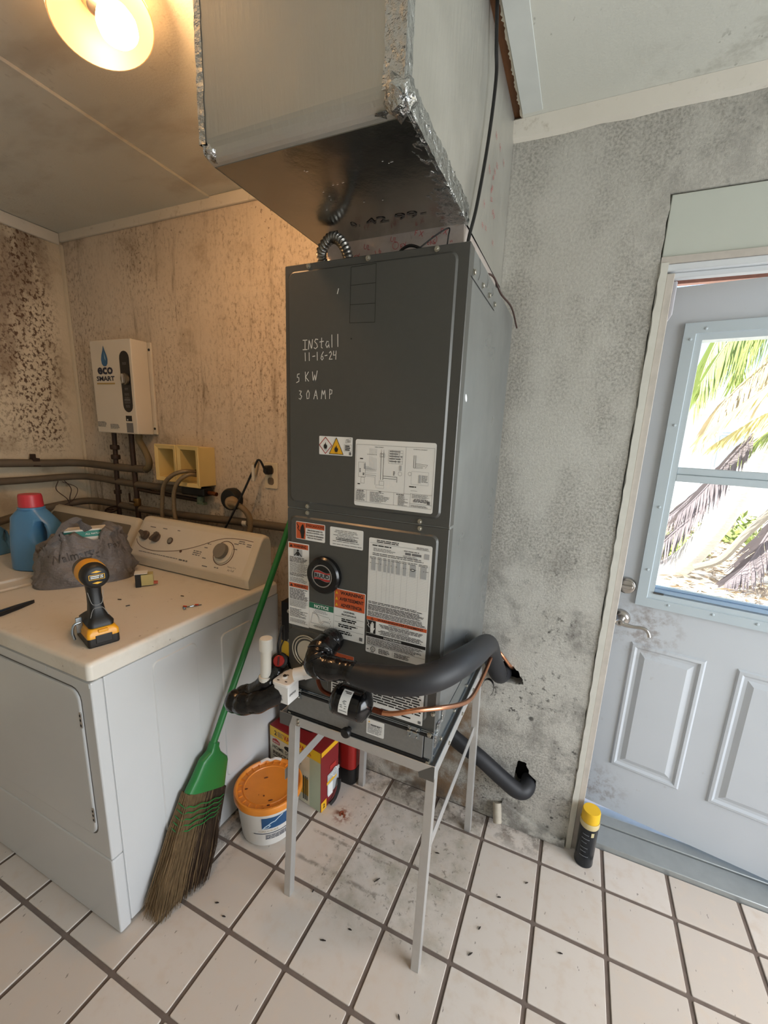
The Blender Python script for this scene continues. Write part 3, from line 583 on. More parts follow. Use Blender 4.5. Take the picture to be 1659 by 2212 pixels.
def pr(b):
    b.m(4).rect(f, -.0350, 1.0585, .0415, 1.0745, .0011); b.m(0).text('NOTICE', f, .004, 1.0615, .0098, 'C', .045, .025, .0014)
    S = lambda *p: b.m(2).stroke(f, list(p), .0007, .0013)
    S((-.03, 1.016), (-.024, 1.044), (-.014, 1.044), (-.007, 1.038), (-.002, 1.022), (.006, 1.018), (.012, 1.026), (.028, 1.026)); S((-.025, 1.046), (-.012, 1.046), (-.003, 1.036), (.003, 1.022), (.01, 1.028), (.028, 1.029)); S((-.03, 1.016), (.03, 1.014)); S((-.014, 1.044), (.028, 1.041))
    for k in range(5): b.m(1).rect(f, .029 + .003 * (k % 2), 1.012 + k * .006, .030 + .003 * (k % 2), 1.015 + k * .006, .0012)
    b.m(6).para(f, -.022, 1.047, .024, 1.057, 4, .5, .0012, .3, 'C'); b.m(2).para(f, -.022, 1.005, .026, 1.012, 3, .5, .0012, .2, 'C'); b.m(1).rect(f, .024, 1.0005, .039, 1.0015, .0012)
label('notice_label', lo, f, -.0357, .999, .0418, 1.0745, .001, pr)
def pr(b):
    b.m(3).rect(f, .0440, 1.0765, .1328, 1.1275, .0011)
    for i, t in enumerate(('WARNING', 'AVERTISSEMENT', 'ADVERTENCIA')):
        z = 1.1145 - i * .0165; b.m(1).text(t, f, .0945, z, .0095, 'C', (.066, .070, .062)[i], .025, .0014); b.m(5).poly([f(.0465, z, .0014), f(.0545, z, .0014), f(.0505, z + .009, .0014)])
    b.m(1).text('CALIFORNIA', f, .088, 1.0665, .0052, 'C', .032, .02, .0014); b.text('PROPOSITION 65', f, .088, 1.0580, .0052, 'C', .043, .02, .0014)
    for z in (1.0535, 1.037, 1.0185): b.m(2).rect(f, .046, z, .131, z + .0006, .0012)
    for z, w in ((1.0505, .044), (1.034, .056), (1.0155, .036)):
        x = .066 if z > 1.04 else .057; b.m(1).para(f, x, z - .0045, x + w, z, 1, .75, .0012, 0); b.para(f, x, z - .010, x + .04, z - .0055, 1, .9, .0012, 0)
    b.m(2).rect(f, .120, .9985, .129, 1.008, .0012)
label('proposition_label', lo, f, .0425, .9925, .1340, 1.1290, .003, pr)
def pr(b):
    x0, x1 = .1425, .2965; S = lambda c, *p, w=.0005: b.m(c).stroke(f, list(p), w, .0012)
    b.m(1).para(f, .16, 1.2665, .22, 1.2745, 2, .5, .0012, .1); b.m(2).para(f, .263, 1.2655, .294, 1.271, 2, .5, .0012, .1); S(2, (x0, 1.2645), (x1, 1.2645)); b.m(1).para(f, .149, 1.257, .208, 1.2615, 1, .6, .0012); b.m(2).para(f, .152, 1.2445, .212, 1.2535, 3, .4, .0012, .3); b.m(2).para(f, .232, 1.255, .279, 1.2585, 1, .6, .0012); b.m(2).para(f, .235, 1.2475, .278, 1.2535, 1, .95, .0012, 0); b.m(6).rect(f, .283, 1.2445, .295, 1.257, .0012); b.m(2).para(f, .23, 1.2405, .275, 1.246, 2, .4, .0012, .3)
    b.m(2).para(f, .15, 1.2335, .29, 1.2415, 2, .5, .0012, .15)
    cols = [.1425, .163, .178, .190, .199, .210, .228, .243, .270, .2965]
    for x in cols: S(6, (x, 1.118), (x, 1.230), w=.0004)
    for k in range(25): S(6, (x0, 1.118 + k * .0040), (x1, 1.118 + k * .0040), w=.00035)
    for i in range(9):
        a, c = cols[i], cols[i + 1]; m_ = (a + c) / 2; b.m(6).rect(f, m_ - (c - a) * .28, 1.196, m_ + (c - a) * .28, 1.2255, .0011); b.m(2).para(f, a + .001, 1.2245, c - .001, 1.231, 2, .5, .0012)
    for x in (.144, .160, .1645, .172, .1865, .200, .2135, .2330, .238, .263, .283, .289, .293): b.m(1).rect(f, x, 1.2135, x + .0014, 1.2153, .0014)
    b.m(1).stroke(f, [(.2565 + .0048 * cos(k * pi / 8), 1.2135 + .0024 * sin(k * pi / 8)) for k in range(17)], .0014, .0016); b.m(0).rect(f, .2525, 1.2122, .2605, 1.2148, .0014)
    b.m(1).para(f, x0, 1.1085, .29, 1.1155, 2, .5, .0012, .2); b.m(1).para(f, x0, 1.0905, .299, 1.107, 6, .55, .0012, .15); b.m(1).para(f, x0, 1.0745, .299, 1.089, 5, .5, .0012, .08)
    b.m(3).rect(f, .1395, 1.0640, .3005, 1.0730, .0011); b.m(1).text('WARNING/AVERTISSEMENT', f, .170, 1.0658, .0055, 'L', .122, .02, .0014); b.poly([f(.151, 1.0655, .0014), f(.159, 1.0655, .0014), f(.155, 1.0718, .0014)]); b.m(3).poly([f(.1532, 1.0665, .0016), f(.1568, 1.0665, .0016), f(.155, 1.0695, .0016)])
    b.m(1).rect(f, .1395, 1.0285, .1655, 1.0630, .0011); b.m(0).stroke(f, [(.142, 1.061), (.146, 1.053), (.143, 1.050), (.148, 1.044)], .0016, .0014)
    b.m(0).poly([f(.149 + a, 1.03 + c, .0014) for a, c in ((.002, 0), (.01, 0), (.0105, .006), (.0145, .013), (.0135, .015), (.0112, .0125), (.0112, .027), (.0095, .027), (.009, .018), (.0085, .030), (.0068, .030), (.0065, .018), (.006, .029), (.0043, .028), (.0042, .017), (.0036, .024), (.002, .023), (.0015, .01), (.0022, .006))])
    b.m(1).text('HAZARDOUS VOLTAGE', f, .228, 1.0595, .0035, 'C', .055, .01, .0014); b.para(f, .169, 1.0485, .297, 1.0585, 3, .5, .0012, .2, 'C'); b.text('TENSION DANGEREUSE', f, .228, 1.0440, .0035, 'C', .056, .01, .0014); b.para(f, .169, 1.0305, .297, 1.0430, 4, .5, .0012, .2, 'C')
    b.rect(f, .1395, 1.0190, .3005, 1.0275, .0011); b.m(0).text('NOTICE/AVIS', f, .213, 1.0207, .0050, 'C', .048, .02, .0014)
    b.m(1).para(f, x0, .9965, .298, 1.0175, 8, .5, .0012, .2); b.m(2).rect(f, .1395, .9945, .3005, .9952, .0012)
    b.m(1).stroke(f, [(.160 + .0062 * cos(k * pi / 10), .986 + .0062 * sin(k * pi / 10)) for k in range(21)], .0014, .0014); b.text('UL', f, .160, .9835, .0048, 'C', .006, .02, .0014); b.para(f, .1425, .982, .149, .985, 1, .6, .0012); b.para(f, .154, .976, .165, .9785, 1, .7, .0012); b.para(f, .176, .978, .207, .9915, 5, .5, .0012, .2); b.rect(f, .2145, .979, .215, .991, .0012); b.para(f, .219, .978, .262, .9915, 5, .5, .0012, .2)
label('specification_label', lo, f, .1390, .9745, .3010, 1.2770, .004, pr)
def pr(b): b.m(1).para(f, .042, .818, .160, .932, 15, .52, .0012, .06); b.para(f, .166, .835, .300, .930, 13, .52, .0012, .05); b.para(f, .19, .818, .29, .828, 1, .4, .0012); b.m(2).rect(f, .163, .815, .1634, .932, .0012); b.m(2).rect(f, .293, .815, .301, .823, .0012)
label('notice_text_label', lo, f, .037, .8115, .3045, .9350, .001, pr)
label('orange_label', lo, f, .036, .9355, .105, .948, .001, lambda b: b.m(3).rect(f, .036, .9355, .105, .948, .0009))
# badge
b = MB(); c0 = f(.0145, 1.1595); b.lathe([(.049, 0), (.049, .012), (.045, .017), (.034, .018), (.029, .014), (.0, .014)], c0, f.n, 40); bd = b.build('brand_badge', M('badge_black', '#0d0d0e', .22), lo)
b = MB(); b.lathe([(.0305, .014), (.0305, .0165), (.0275, .0165), (.0275, .014)], c0, f.n, 40, cap=False); b.build('badge_ring', M('chrome_ring', '#d0d0d2', .15, 1), bd)
b = MB(); bf = F(f(.0145, 1.1595, .0145)); W_ = lambda t: .0022 * sin(t * 2 * pi)
top = [(-.024 + .048 * k / 16, .012 + W_(k / 16) * 1.2) for k in range(17)]; bot = [(-.024 + .048 * k / 16, -.012 - W_(1 - k / 16) * 1.0) for k in range(17)]
def band(b, a, c, d):
    for k in range(16): b.poly([bf(*a[k], d), bf(*a[k + 1], d), bf(*c[k + 1], d), bf(*c[k], d)])
b.m(6); band(b, top, bot, .0006); b.m(7); sh = lambda L, q: [(x, y * q) for x, y in L]; band(b, sh(top, .95), [(x, .0068 + W_((x + .024) / .048) * .4) for x, _ in top], .0010); band(b, [(x, -.0068 + W_((x + .024) / .048) * .4) for x, _ in top], sh(bot, .95), .0010)
b.m(1).text('RUUD', bf, 0, -.0056, .0112, 'C', .043, .03, .0014); b.build('print', PAL, bd, sm=0, fix=False)
# wire loops round the blanked pipe port
b = MB(); 
for r, dx in ((.046, 0), (.040, .002)): b.tube([f(-.042 + dx + r * cos(t), .927 + r * sin(t), .004) for t in [radians(35 + k * 10) for k in range(22)]], .002, 6)
b.lathe([(.034, .0), (.034, .0025), (.031, .003), (0, .003)], f(-.04, .925), f.n, 30); b.build('port_ring', M('pale_wire', '#d0cabb', .3, .6), lo)
# filter rack below the cabinet
b = MB(); b.box((AX0, -.612, .7130), (AX1 + .001, AY1, AZ0 - .0005)); rack = b.build('filter_rack', mSHINY, ahu, sm=0, bev=.0015)
RF = F((0, -.612, 0)); b = MB(); b.box((AX0 + .002, .724, .0), (.312, .789, .006), RF); fd = b.build('filter_door', M('satin_galv', '#8a8b8a', .45, .6, .12, 120), rack, sm=0, bev=.0015)
b = MB(); b.box((.315, .719, 0), (AX1, .790, .004), RF); b.box((AX0, .794, 0), (AX1, .800, .004), RF); b.build('door_frame', mSHINY, rack, sm=0)
b = MB(); b.box((AX0, .7895, .0), (AX1, .7955, .007), RF); b.box((AX0, .7135, .0), (.33, .7235, .008), RF); b.box((.3122, .719, 0), (.3148, .79, .003), RF); b.build('door_gasket', M('gasket_black', '#0b0b0b', .7), rack, sm=0)
for x in (.285, -.075):
    b = MB(); b.box((x - .016, .791, .004), (x + .016, .806, .006), RF); b.box((x - .016, .774, .006), (x + .016, .7895, .0075), RF); b.tube([RF(x - .016, .790, .008), RF(x + .016, .790, .008)], .003, 8); h = b.build('hinge', mSHINY, fd)
    for dx, z in ((-.009, .800), (.009, .800), (-.009, .780), (.009, .780)): screw(h, RF(x + dx, z, .006), RF.n, .0022)
for x, z in ((.327, .796), (.327, .7165), (-.1, .7165)): screw(rack, RF(x, z, .004), RF.n, .0055)
b = MB(); b.tube([RF(.100, .735, .004), RF(.100, .735, .020)], .007, 12); b.lathe([(.013, .018), (.0145, .022), (.0145, .028), (.012, .032), (0, .033)], RF(.100, .735, 0), RF.n, 14); b.build('door_knob', M('black_plastic'), fd)
def pr(b): b.m(5).poly([RF(.157, .7765, .0078), RF(.163, .7765, .0078), RF(.160, .782, .0078)]); b.m(2).para(RF, .156, .745, .200, .774, 7, .35, .0078, .2); b.m(1).para(RF, .165, .769, .199, .773, 1, .5, .0078)
label('filter_label', fd, RF, .152, .7405, .2035, .7865, .003, pr, .0065)
for y, z in ((-.55, .742), (-.42, .742), (-.28, .742), (-.15, .745)): screw(rack, (AX1 + .001, y, z), (1, 0, 0), .005)
b = MB(); b.box((AX1 + .001, -.61, .733), (AX1 + .004, -.09, .738)); b.build('side_bead', mSHINY, rack)
mFOILT = M('crinkled_foil_tape', '#c9cccd', .22, 1., .1, 30, bump=1., bs=45, bd=.012)
b = MB()
for y, z, w in ((-.585, .80, .03), (-.545, .815, .026), (-.60, .775, .018)): b.loft([[V((AX1 + .0015, y + a * w + random.uniform(-.004, .004), z + c * .02 + random.uniform(-.004, .004))) for a, c in ((-.5, -1), (.5, -.6), (.6, .7), (-.4, 1))], [V((AX1 + .006, y + a * w * .8, z + c * .015)) for a, c in ((-.5, -1), (.5, -.6), (.6, .7), (-.4, 1))]])
b.build('foil_tape_scrap', mFOILT, ahu)
# ------------------------------------------------------------------ insulated duct
def foil_mat(name, c, rough, met, bmp, sc, st=(1, 1, 1)):
    n = NT(name); o = n.obj(); oo = n.scale(o, st)
    n.col(n.mix(n.noise(o, 5, 3), tuple(x * .9 for x in lin(c)), lin(c))); n.set(Metallic=met, Roughness=n.ramp(n.noise(o, 8, 3), .3, .7, rough * .8, rough * 1.2))
    n.bump(n.math('ADD', n.noise(oo, sc, 4, .6), n.mul(n.noise(o, 6, 2), 1.2)), bmp, .006); return n.m
mFOIL = foil_mat('foil_faced_duct_board', '#c2c0b8', .42, .72, .22, 26, (3, 3, .5))
mFOILB = foil_mat('foil_duct_underside', '#a9a8a4', .20, 1., .18, 16)
duct = thing('air_duct', 'large foil faced duct trunk overhanging the air handler, going up through the ceiling', 'duct', (.07, -.4, 1.90))
ux0, ux1, uy0, uz, uzt = -.134, .272, -.812, 2.006, 2.72
R_ = .028; prof = [(uy0, uzt), (uy0, uz + R_)] + [(uy0 + R_ - R_ * cos(t), uz + R_ - R_ * sin(t)) for t in [radians(15 * k) for k in range(1, 6)]] + [(uy0 + R_, uz)]
b = MB(); xs = [ux0 + (ux1 - ux0) * k / 12 for k in range(13)]
for x0, x1 in zip(xs, xs[1:]):
    for (y0, z0), (y1, z1) in zip(prof, prof[1:]): b.poly([(x0, y0, z0), (x1, y0, z0), (x1, y1, z1), (x0, y1, z1)])
b.poly([(ux1, y, z) for y, z in prof] + [(ux1, -.003, uz), (ux1, -.003, uzt)]); b.poly([(ux0, y, z) for y, z in prof][::-1] + [(ux0, -.003, uzt), (ux0, -.003, uz)])
b.poly([(ux0, -.003, uz), (ux1, -.003, uz), (ux1, -.003, uzt), (ux0, -.003, uzt)]); b.build('trunk', mFOIL, duct, sm=50)
b = MB(); b.box((ux0 + .004, uy0 + R_, uz - .0015), (ux1 - .003, -.43, uz + .001)); b.build('underside', mFOILB, duct, sm=0)
# plenum collar printed tape
def tape_mat():
    n = NT('printed_foil_tape'); o = n.obj(); x, y, z = n.xyz(o)
    n.col(n.mix(n.noise(o, 30, 3), lin('#b9aca4'), lin('#d9d0ca'))); n.set(Metallic=.45, Roughness=.38); n.bump(n.noise(o, 24, 4), .4, .008); return n.m
mTAPE = tape_mat()
b = MB()
qs = [((-.105, -.435, 2.006), (-.105, -.435, 1.89)), ((.268, -.440, 2.006), (.280, -.47, 1.89)), ((.270, -.25, 2.006), (.285, -.26, 1.89)), ((.270, -.08, 2.006), (.285, -.08, 1.89)), ((-.105, -.08, 2.006), (-.105, -.08, 1.89))]
b.loft([[V(a) for a, c in qs], [V(a).lerp(V(c), .5) for a, c in qs], [V(c) for a, c in qs]], False, False); plen = b.build('plenum_collar', mTAPE, duct, sm=20)
b = MB(); pf = F((-.10, -.4365, 1.9), (1, -.02, 0), (0, -.08, 1)); mPINK = M('tape_red_print', '#a8484a', .6)
for i, (u, v, t) in enumerate(((.085, .055, 'FX'), (.11, .078, 'UL'), (.145, .06, '1 6'), (.185, .085, 'UL'), (.215, .065, 'FX'), (.25, .09, 'F X'), (.285, .06, 'SLS'), (.315, .085, 'FX'), (.335, .055, 'UL'), (.16, .03, 'FX'), (.30, .03, 'UL'))): b.text(t, pf, u, v, .011, rot=.25 * (-1) ** i, d=.002)
for u in (.20, .30): b.stroke(pf, [(u + .008 * cos(k * pi / 6), .075 + .008 * sin(k * pi / 6)) for k in range(13)], .0012, .002)
sf = F((.276, -.43, 1.915), (0, 1, 0), (0, 0, 1))
for i in range(26): sfu = random.uniform(.02, .33); b.text(random.choice(('FX', 'UL', '181', 'SLS')), F((ux1 + .001, -.43, 2.01), (0, 1, 0), (0, 0, 1)), sfu, random.uniform(.01, .30), .010, rot=random.uniform(-.5, .9), d=.0006) if sfu > .12 else None
b.build('tape_print', mPINK, plen, sm=0, fix=False)
# crinkled tape along the corner edges
def tape_strip(path, wu, wv, u, v, name='foil_tape', k=5, j=.004, seg=.012):
    P = [V(p) for p in path]; b = MB(); L = []
    n = max(2, int((P[1] - P[0]).length / seg))
    for i in range(n + 1):
        c = P[0].lerp(P[1], i / n); row = []
        for q in range(-k, k + 1):
            t = q / k; off = (V(u) * (wu * max(0, -t)) + V(v) * (wv * max(0, t))) * (1 + random.uniform(-.08, .08))
            out = -(V(u) + V(v)).normalized(); row.append(c + off + out * (.003 + random.uniform(0, j)) * (1 - .55 * abs(t)))
        L.append(row)
    b.loft(L, False, False, closed=False); return b.build(name, mFOILT, duct, sm=60)
tape_strip([(ux1, uy0, uz + .02), (ux1, uy0, uzt)], .034, .03, (-1, 0, 0), (0, 1, 0), j=.0025, seg=.016)
tape_strip([(ux1, uy0 + .01, uz + .004), (ux1, -.43, uz)], .055, .042, (-1, 0, 0), (0, 0, 1), j=.007, k=7, seg=.008)
tape_strip([(ux0, uy0, uz + .02), (ux0, uy0, uzt)], .012, .03, (1, 0, 0), (0, 1, 0), j=.002)
for px_, pr_, dx in ((ux1, .026, 1), (ux0, .017, -1)):
    b = MB(); c0 = V((px_ - dx * .012, uy0 + .016, uz + .018)); b.lathe([(.001, 1.0), (.35, .94), (.62, .78), (.85, .52), (1.0, .1), (.9, -.4)], (0, 0, 0), V((.6 * dx, -.6, -.5)), 14, cap=False)
    for i, p in enumerate(b.v): b.v[i] = c0 + p * pr_ * (1 + .14 * sin(i * 2.3) + random.uniform(-.06, .06))
    b.build('tape_corner', mFOILT, duct, sm=60)
b = MB(); df = F((0, 0, uz - .0018), (1, 0, 0), (0, -1, 0)); b.text('42 99-', df, .05, .50, .024, 'L', .15, d=.001); mINK = M('faded_ink', '#3d3a36', .5); b.build('pen_marks', mINK, duct, sm=0, fix=False); b = MB(); b.text('17', df, -.06, .475, .020, d=.001); b.build('pen_marks', mINK, duct, sm=0, fix=False); b = MB(); b.text('0.', df, .01, .50, .022, d=.001)
b.build('pen_marks', M('faded_ink', '#3d3a36', .5), duct, sm=0, fix=False); b = MB()
for i in range(14): u, v = random.uniform(-.03, .20), random.uniform(-.73, -.58); b.rect(df, u, -v, u + random.uniform(.002, .006), -v + .0015, .001)
b.build('glue_specks', M('speck_white', '#c8c6c0', .5), duct, sm=0, fix=False)['kind'] = 'stuff'
# conduit and low-voltage wires on top of the cabinet
mCON = M('flex_conduit', '#86847f', .32, .95)
t = thing('flexible_conduit', 'ribbed grey metal conduit arching over the top of the air handler', 'conduit', (-.04, -.5, 1.9))
b = MB(); P = cat([(-.092, -.44, 1.905), (-.093, -.47, 1.94), (-.083, -.495, 1.966), (-.046, -.51, 1.984), (-.014, -.515, 1.970), (.006, -.515, 1.935), (.010, -.515, 1.897)], 14)
b.tube(P, [.0118 + .0016 * (1 if i % 3 == 1 else -1) for i in range(len(P))], 12); b.build('sleeve', mCON, t, sm=70)
b = MB(); b.lathe([(.017, 0), (.017, .012), (.0135, .014), (.0135, .022)], (.010, -.515, 1.8945), (0, 0, 1), 8); b.lathe([(.017, 0), (.017, .010), (.0135, .012), (.0135, .02)], (-.092, -.44, 1.8945), (0, 0, 1), 8); b.build('connector', mSHINY, t)
mWIRE = M('black_wire', '#0c0b0b', .45)
b = MB(); b.tube(cat([(.170, -.55, 1.896), (.160, -.555, 1.912), (.185, -.558, 1.922), (.212, -.555, 1.912), (.205, -.55, 1.896)], 6), .003, 8); b.tube(cat([(.20, -.555, 1.912), (.225, -.50, 1.962), (.242, -.47, 1.985), (.252, -.50, 1.955), (.262, -.54, 1.9)], 6), .0016, 6)
tag(b.build('thermostat_wire', mWIRE), 'thin black wire looping on top of the air handler', 'wire')
b = MB(); b.tube(cat([(.289, -.405, 2.60), (.290, -.385, 2.45), (.291, -.365, 2.38), (.292, -.350, 2.33), (.289, -.365, 2.20), (.286, -.41, 2.05), (.284, -.45, 1.965), (.290, -.48, 1.898)], 8), .0042, 8)
tag(b.build('hanging_cable', mWIRE), 'black cable hanging down beside the foil duct', 'cable')
b = MB(); b.tube(cat([(.305, -.43, 1.898), (.313, -.38, 1.915), (.318, -.31, 1.93), (.330, -.26, 1.905), (.345, -.17, 1.895), (.352, -.09, 1.86)], 6), .0026, 8)
tag(b.build('control_wire', M('brown_wire', '#3b2722', .5)), 'thin brown wire along the rear top edge of the air handler', 'wire')

# ------------------------------------------------------------------ refrigerant lines
mFOAM = M('black_foam', '#1c1d21', .55, var=.12, vs=40, bump=.12, bs=300, bd=.001)
def vinyl():
    n = NT('black_vinyl_tape'); o = n.obj(); n.col(lin('#0c0b0c')); n.set(Roughness=.2); n.bump(n.noise(o, 38, 3), .5, .006); return n.m
mVINYL = vinyl(); mCOP = M('copper', '#d99b78', .30, 1., .12, 40)
suc = thing('suction_line', 'thick black foam insulated pipe bending round the air handler into the wall', 'pipe', (.2, -.69, .93))
SP = cat([(.115, -.705, .970), (.165, -.705, .967), (.23, -.70, .968), (.30, -.69, .980), (.350, -.655, .990), (.382, -.575, .990), (.389, -.44, .952), (.384, -.29, .900), (.378, -.165, .840), (.385, -.085, .750), (.404, -.03, .668), (.412, .03, .645)], 8)
b = MB(); b.tube(SP, [.0225 + .011 * min(1, max(0, (i - 4) / 11)) for i in range(len(SP))], 20); b.build('insulation', mFOAM, suc, sm=60)
b = MB(); P = cat([(.050, -.616, .990), (.046, -.645, .988), (.046, -.682, .975), (.060, -.706, .964), (.095, -.709, .964), (.135, -.706, .969), (.165, -.705, .967)], 6)
b.tube(P, [.029 + .0015 * sin(i * .8) + .006 * min(1, i / 10) - .0095 * min(1, max(0, (i - 18) / 10)) + random.uniform(-.0010, .0010) for i in range(len(P))], 18); b.build('tape_wrap', mVINYL, suc, sm=60)
b = MB()
for i in range(4, len(P) - 3, 6):
    t_ = (P[i + 1] - P[i]).normalized(); a = t_.orthogonal().normalized(); c = t_.cross(a); rr = .0365 - .004 * (i < 8) - .009 * min(1, max(0, (i - 18) / 10))
    b.tube([P[i] + (a * cos(q) + c * sin(q)) * (rr - .0018) + t_ * .018 * sin(q + i) for q in [2 * pi * k / 24 for k in range(25)]], .0016, 5, False)
b.build('tape_edge', mVINYL, suc)
b = MB(); b.tube([SP[-10], SP[-1]], .0345, 20); b.build('sleeve_end', mFOAM, suc, sm=60)
liq = thing('liquid_line', 'bare copper tube running from the filter drier to the wall hole', 'pipe', (.3, -.6, .86))
b = MB(); b.tube(cat([(.200, -.673, .861), (.225, -.673, .861), (.255, -.668, .867), (.300, -.650, .879), (.345, -.606, .872), (.374, -.53, .842), (.386, -.45, .812), (.387, -.36, .792), (.389, -.25, .792), (.388, -.16, .795), (.384, -.095, .795), (.398, -.055, .77), (.418, -.04, .742), (.440, -.012, .70), (.448, .03, .672)], 8), .0062, 12); b.build('tube', mCOP, liq, sm=60)
b = MB(); b.tube(cat([(.020, -.612, .915), (.020, -.640, .908), (.028, -.665, .893), (.05, -.677, .872), (.085, -.678, .866)], 6), .0055, 12); b.build('tube', M('dark_copper', '#6b3b2a', .4, .9), liq, sm=60)
b = MB(); b.tube([(.196, -.673, .861), (.222, -.673, .861)], .0072, 12); b.build('brazed_joint', M('dark_copper'), liq)
dri = thing('filter_drier', 'glossy black filter drier canister with a white label, in the copper line', 'filter', (.14, -.676, .82))
A = V((.080, -.680, .868)); B_ = V((.192, -.674, .861)); ax = (B_ - A).normalized(); LN = (B_ - A).length
b = MB(); b.lathe([(.0, 0), (.009, 0), (.024, .006), (.036, .014), (.039, .022), (.0375, .026), (.039, .030), (.039, LN - .030), (.0375, LN - .026), (.039, LN - .022), (.036, LN - .014), (.022, LN - .005), (.009, LN), (.0, LN)], A, ax, 32); b.build('canister', M('black_gloss_paint', '#08080a', .16), dri, sm=40)
b = MB(); a1 = V((0, -.80, .6)).normalized(); c1 = ax.cross(a1).normalized(); a1 = c1.cross(ax)
q0 = [(s_, th_) for s_ in (.040, .066) for th_ in [radians(-32 + 8 * k) for k in range(12)]]
cyl = lambda s_, th_, r=.0396: A + ax * s_ + (a1 * cos(th_) + c1 * sin(th_)) * r
b.loft([[cyl(.040, radians(-40 + 8 * k)) for k in range(12)], [cyl(.066, radians(-40 + 8 * k)) for k in range(12)]], False, False, closed=False); dl = b.build('label', mLW, dri, sm=60)
b = MB(); b.m(1)
for th0, w in ((-33, .018), (-28, .014)): b.poly([cyl(.066 - .003 - w, radians(th0), .0399), cyl(.063, radians(th0), .0399), cyl(.063, radians(th0 + 3), .0399), cyl(.063 - w, radians(th0 + 3), .0399)])
b.m(2)
for th0, s0, w in ((0, .05, .008), (4, .048, .006), (9, .051, .007), (16, .043, .006), (16, .055, .006), (22, .044, .007), (24, .055, .005), (35, .043, .02)): b.poly([cyl(s0, radians(th0), .0399), cyl(s0 + w, radians(th0), .0399), cyl(s0 + w, radians(th0 + 2.5), .0399), cyl(s0, radians(th0 + 2.5), .0399)])
b.build('print', PAL, dl, sm=0, fix=False)
b = MB(); pts = cat([(.358, -.105, .648), (.368, -.10, .672), (.385, -.10, .676), (.398, -.10, .660), (.399, -.10, .632), (.392, -.10, .615)], 5); L = []
for i, p in enumerate(pts): w = .008 * (1 - i / len(pts) * .5); L.append([p + V((0, -w, 0)), p + V((0, w, 0)), p + V((.0015, w, .001)), p + V((.0015, -w, .001))])
b.loft(L); tag(b.build('tape_tail', mVINYL), 'loose curl of black tape hanging by the upper wall hole', 'tape')
# lower insulated drain pipe
b = MB(); P = cat([(-.06, -.040, .552), (.10, -.040, .457), (.26, -.040, .343), (.36, -.040, .298), (.46, -.040, .238), (.520, -.038, .206), (.550, -.02, .206), (.560, .03, .215)], 8); low = thing('drain_pipe', 'black insulated pipe slanting down the wall behind the stand into a hole', 'pipe', (.3, -.04, .3))
b.tube(P, .0305, 18); b.build('insulation', mFOAM, low, sm=60)
mPVC = M('white_pvc', '#d4d0c6', .35, var=.05)
stub = thing('pipe_stub', 'short old pvc stub sticking out of the wall foot', 'pipe', (.46, -.03, .03))
b = MB(); a_ = V((.450, -.006, .088)); d_ = V((.013, -.030, -.064)).normalized(); b.lathe([(.017, 0), (.017, .072), (.013, .072), (.013, .02), (0, .02)], a_, d_, 20)
b.build('pipe', M('grimy_pvc', '#aaa292', .6, var=.2, vs=60), stub, sm=60)

# ------------------------------------------------------------------ condensate drain: taped trap, clean-out and float switch
drn = thing('drain_trap', 'black taped drain trap with a white capped stand pipe', 'pipe', (-.14, -.67, .78))
b = MB(); P = cat([(-.122, -.600, .866), (-.126, -.630, .858), (-.132, -.655, .845), (-.146, -.670, .826), (-.170, -.678, .800), (-.205, -.686, .784), (-.222, -.70, .770)], 6)
b.tube(P, [.026 + .0012 * sin(i * .9) + random.uniform(-.001, .001) for i in range(len(P))], 16)
P2 = cat([(-.222, -.698, .772), (-.200, -.706, .772), (-.165, -.702, .780), (-.130, -.690, .795), (-.095, -.660, .815)], 6); b.tube(P2, [.031 + .0016 * sin(i * .9) for i in range(len(P2))], 16)
b.lathe([(0, -.032), (.022, -.026), (.031, -.012), (.033, .002), (.03, .016), (.02, .027), (0, .03)], (-.214, -.705, .772), (-.9, -.3, .1), 16); b.build('tape_wrap', mVINYL, drn, sm=60)
b = MB(); b.tube([(-.138, -.672, .845), (-.136, -.670, .945)], .0145, 20); b.lathe([(.019, 0), (.019, .014), (.017, .016)], (-.1382, -.672, .840), (.02, .02, 1), 20); b.build('stand_pipe', mPVC, drn, sm=50)
b = MB(); b.lathe([(.0185, 0), (.0185, .030), (.016, .034), (0, .035)], (-.1362, -.670, .934), (.02, .02, 1), 24); b.build('pipe_cap', mPVC, drn, sm=40)
flo = thing('float_switch', 'small white plastic float switch box at the end of the black taped drain', 'switch', (-.06, -.69, .79))
dv = V((.75, .62, .22)).normalized(); sv = V((.64, -.76, 0)).normalized(); fz = V((-.12, -.10, 1)).normalized(); FS = F((-.077, -.712, .800), sv, dv)   # u across, v along, n up
P_ = lambda u, v, d: V((-.076 + u * 1.3, -.684 + v * 1.3, .797 + d * 1.25))
b = MB(); b.box((-.018, .0, .0), (.018, .036, .042), P_); b.loft([[P_(u, v, .042) for u, v in MB.rr(-.022, -.004, .022, .052, .008)], [P_(u, v, .050) for u, v in MB.rr(-.022, -.004, .022, .052, .008)]]); b.build('body', M('white_switch_plastic', '#e9e8e6', .35, var=.01), flo, sm=40, bev=.002)
b = MB(); b.lathe([(.0075, .050), (.0075, .064), (.006, .065), (.006, .068), (0, .068)], P_(-.004, .018, 0), (0, 0, 1), 14); b.lathe([(.009, .050), (.009, .062), (.007, .064), (0, .064)], P_(.008, .044, 0), (0, 0, 1), 14); b.build('terminal_post', M('white_switch_plastic'), flo)
b = MB(); b.tube([P_(.012, .028, .056), P_(.034, .040, .062)], .0175, 16); b.tube([P_(.030, .038, .061), P_(.052, .054, .068)], .021, 8); b.build('coupling', M('white_switch_plastic'), flo)
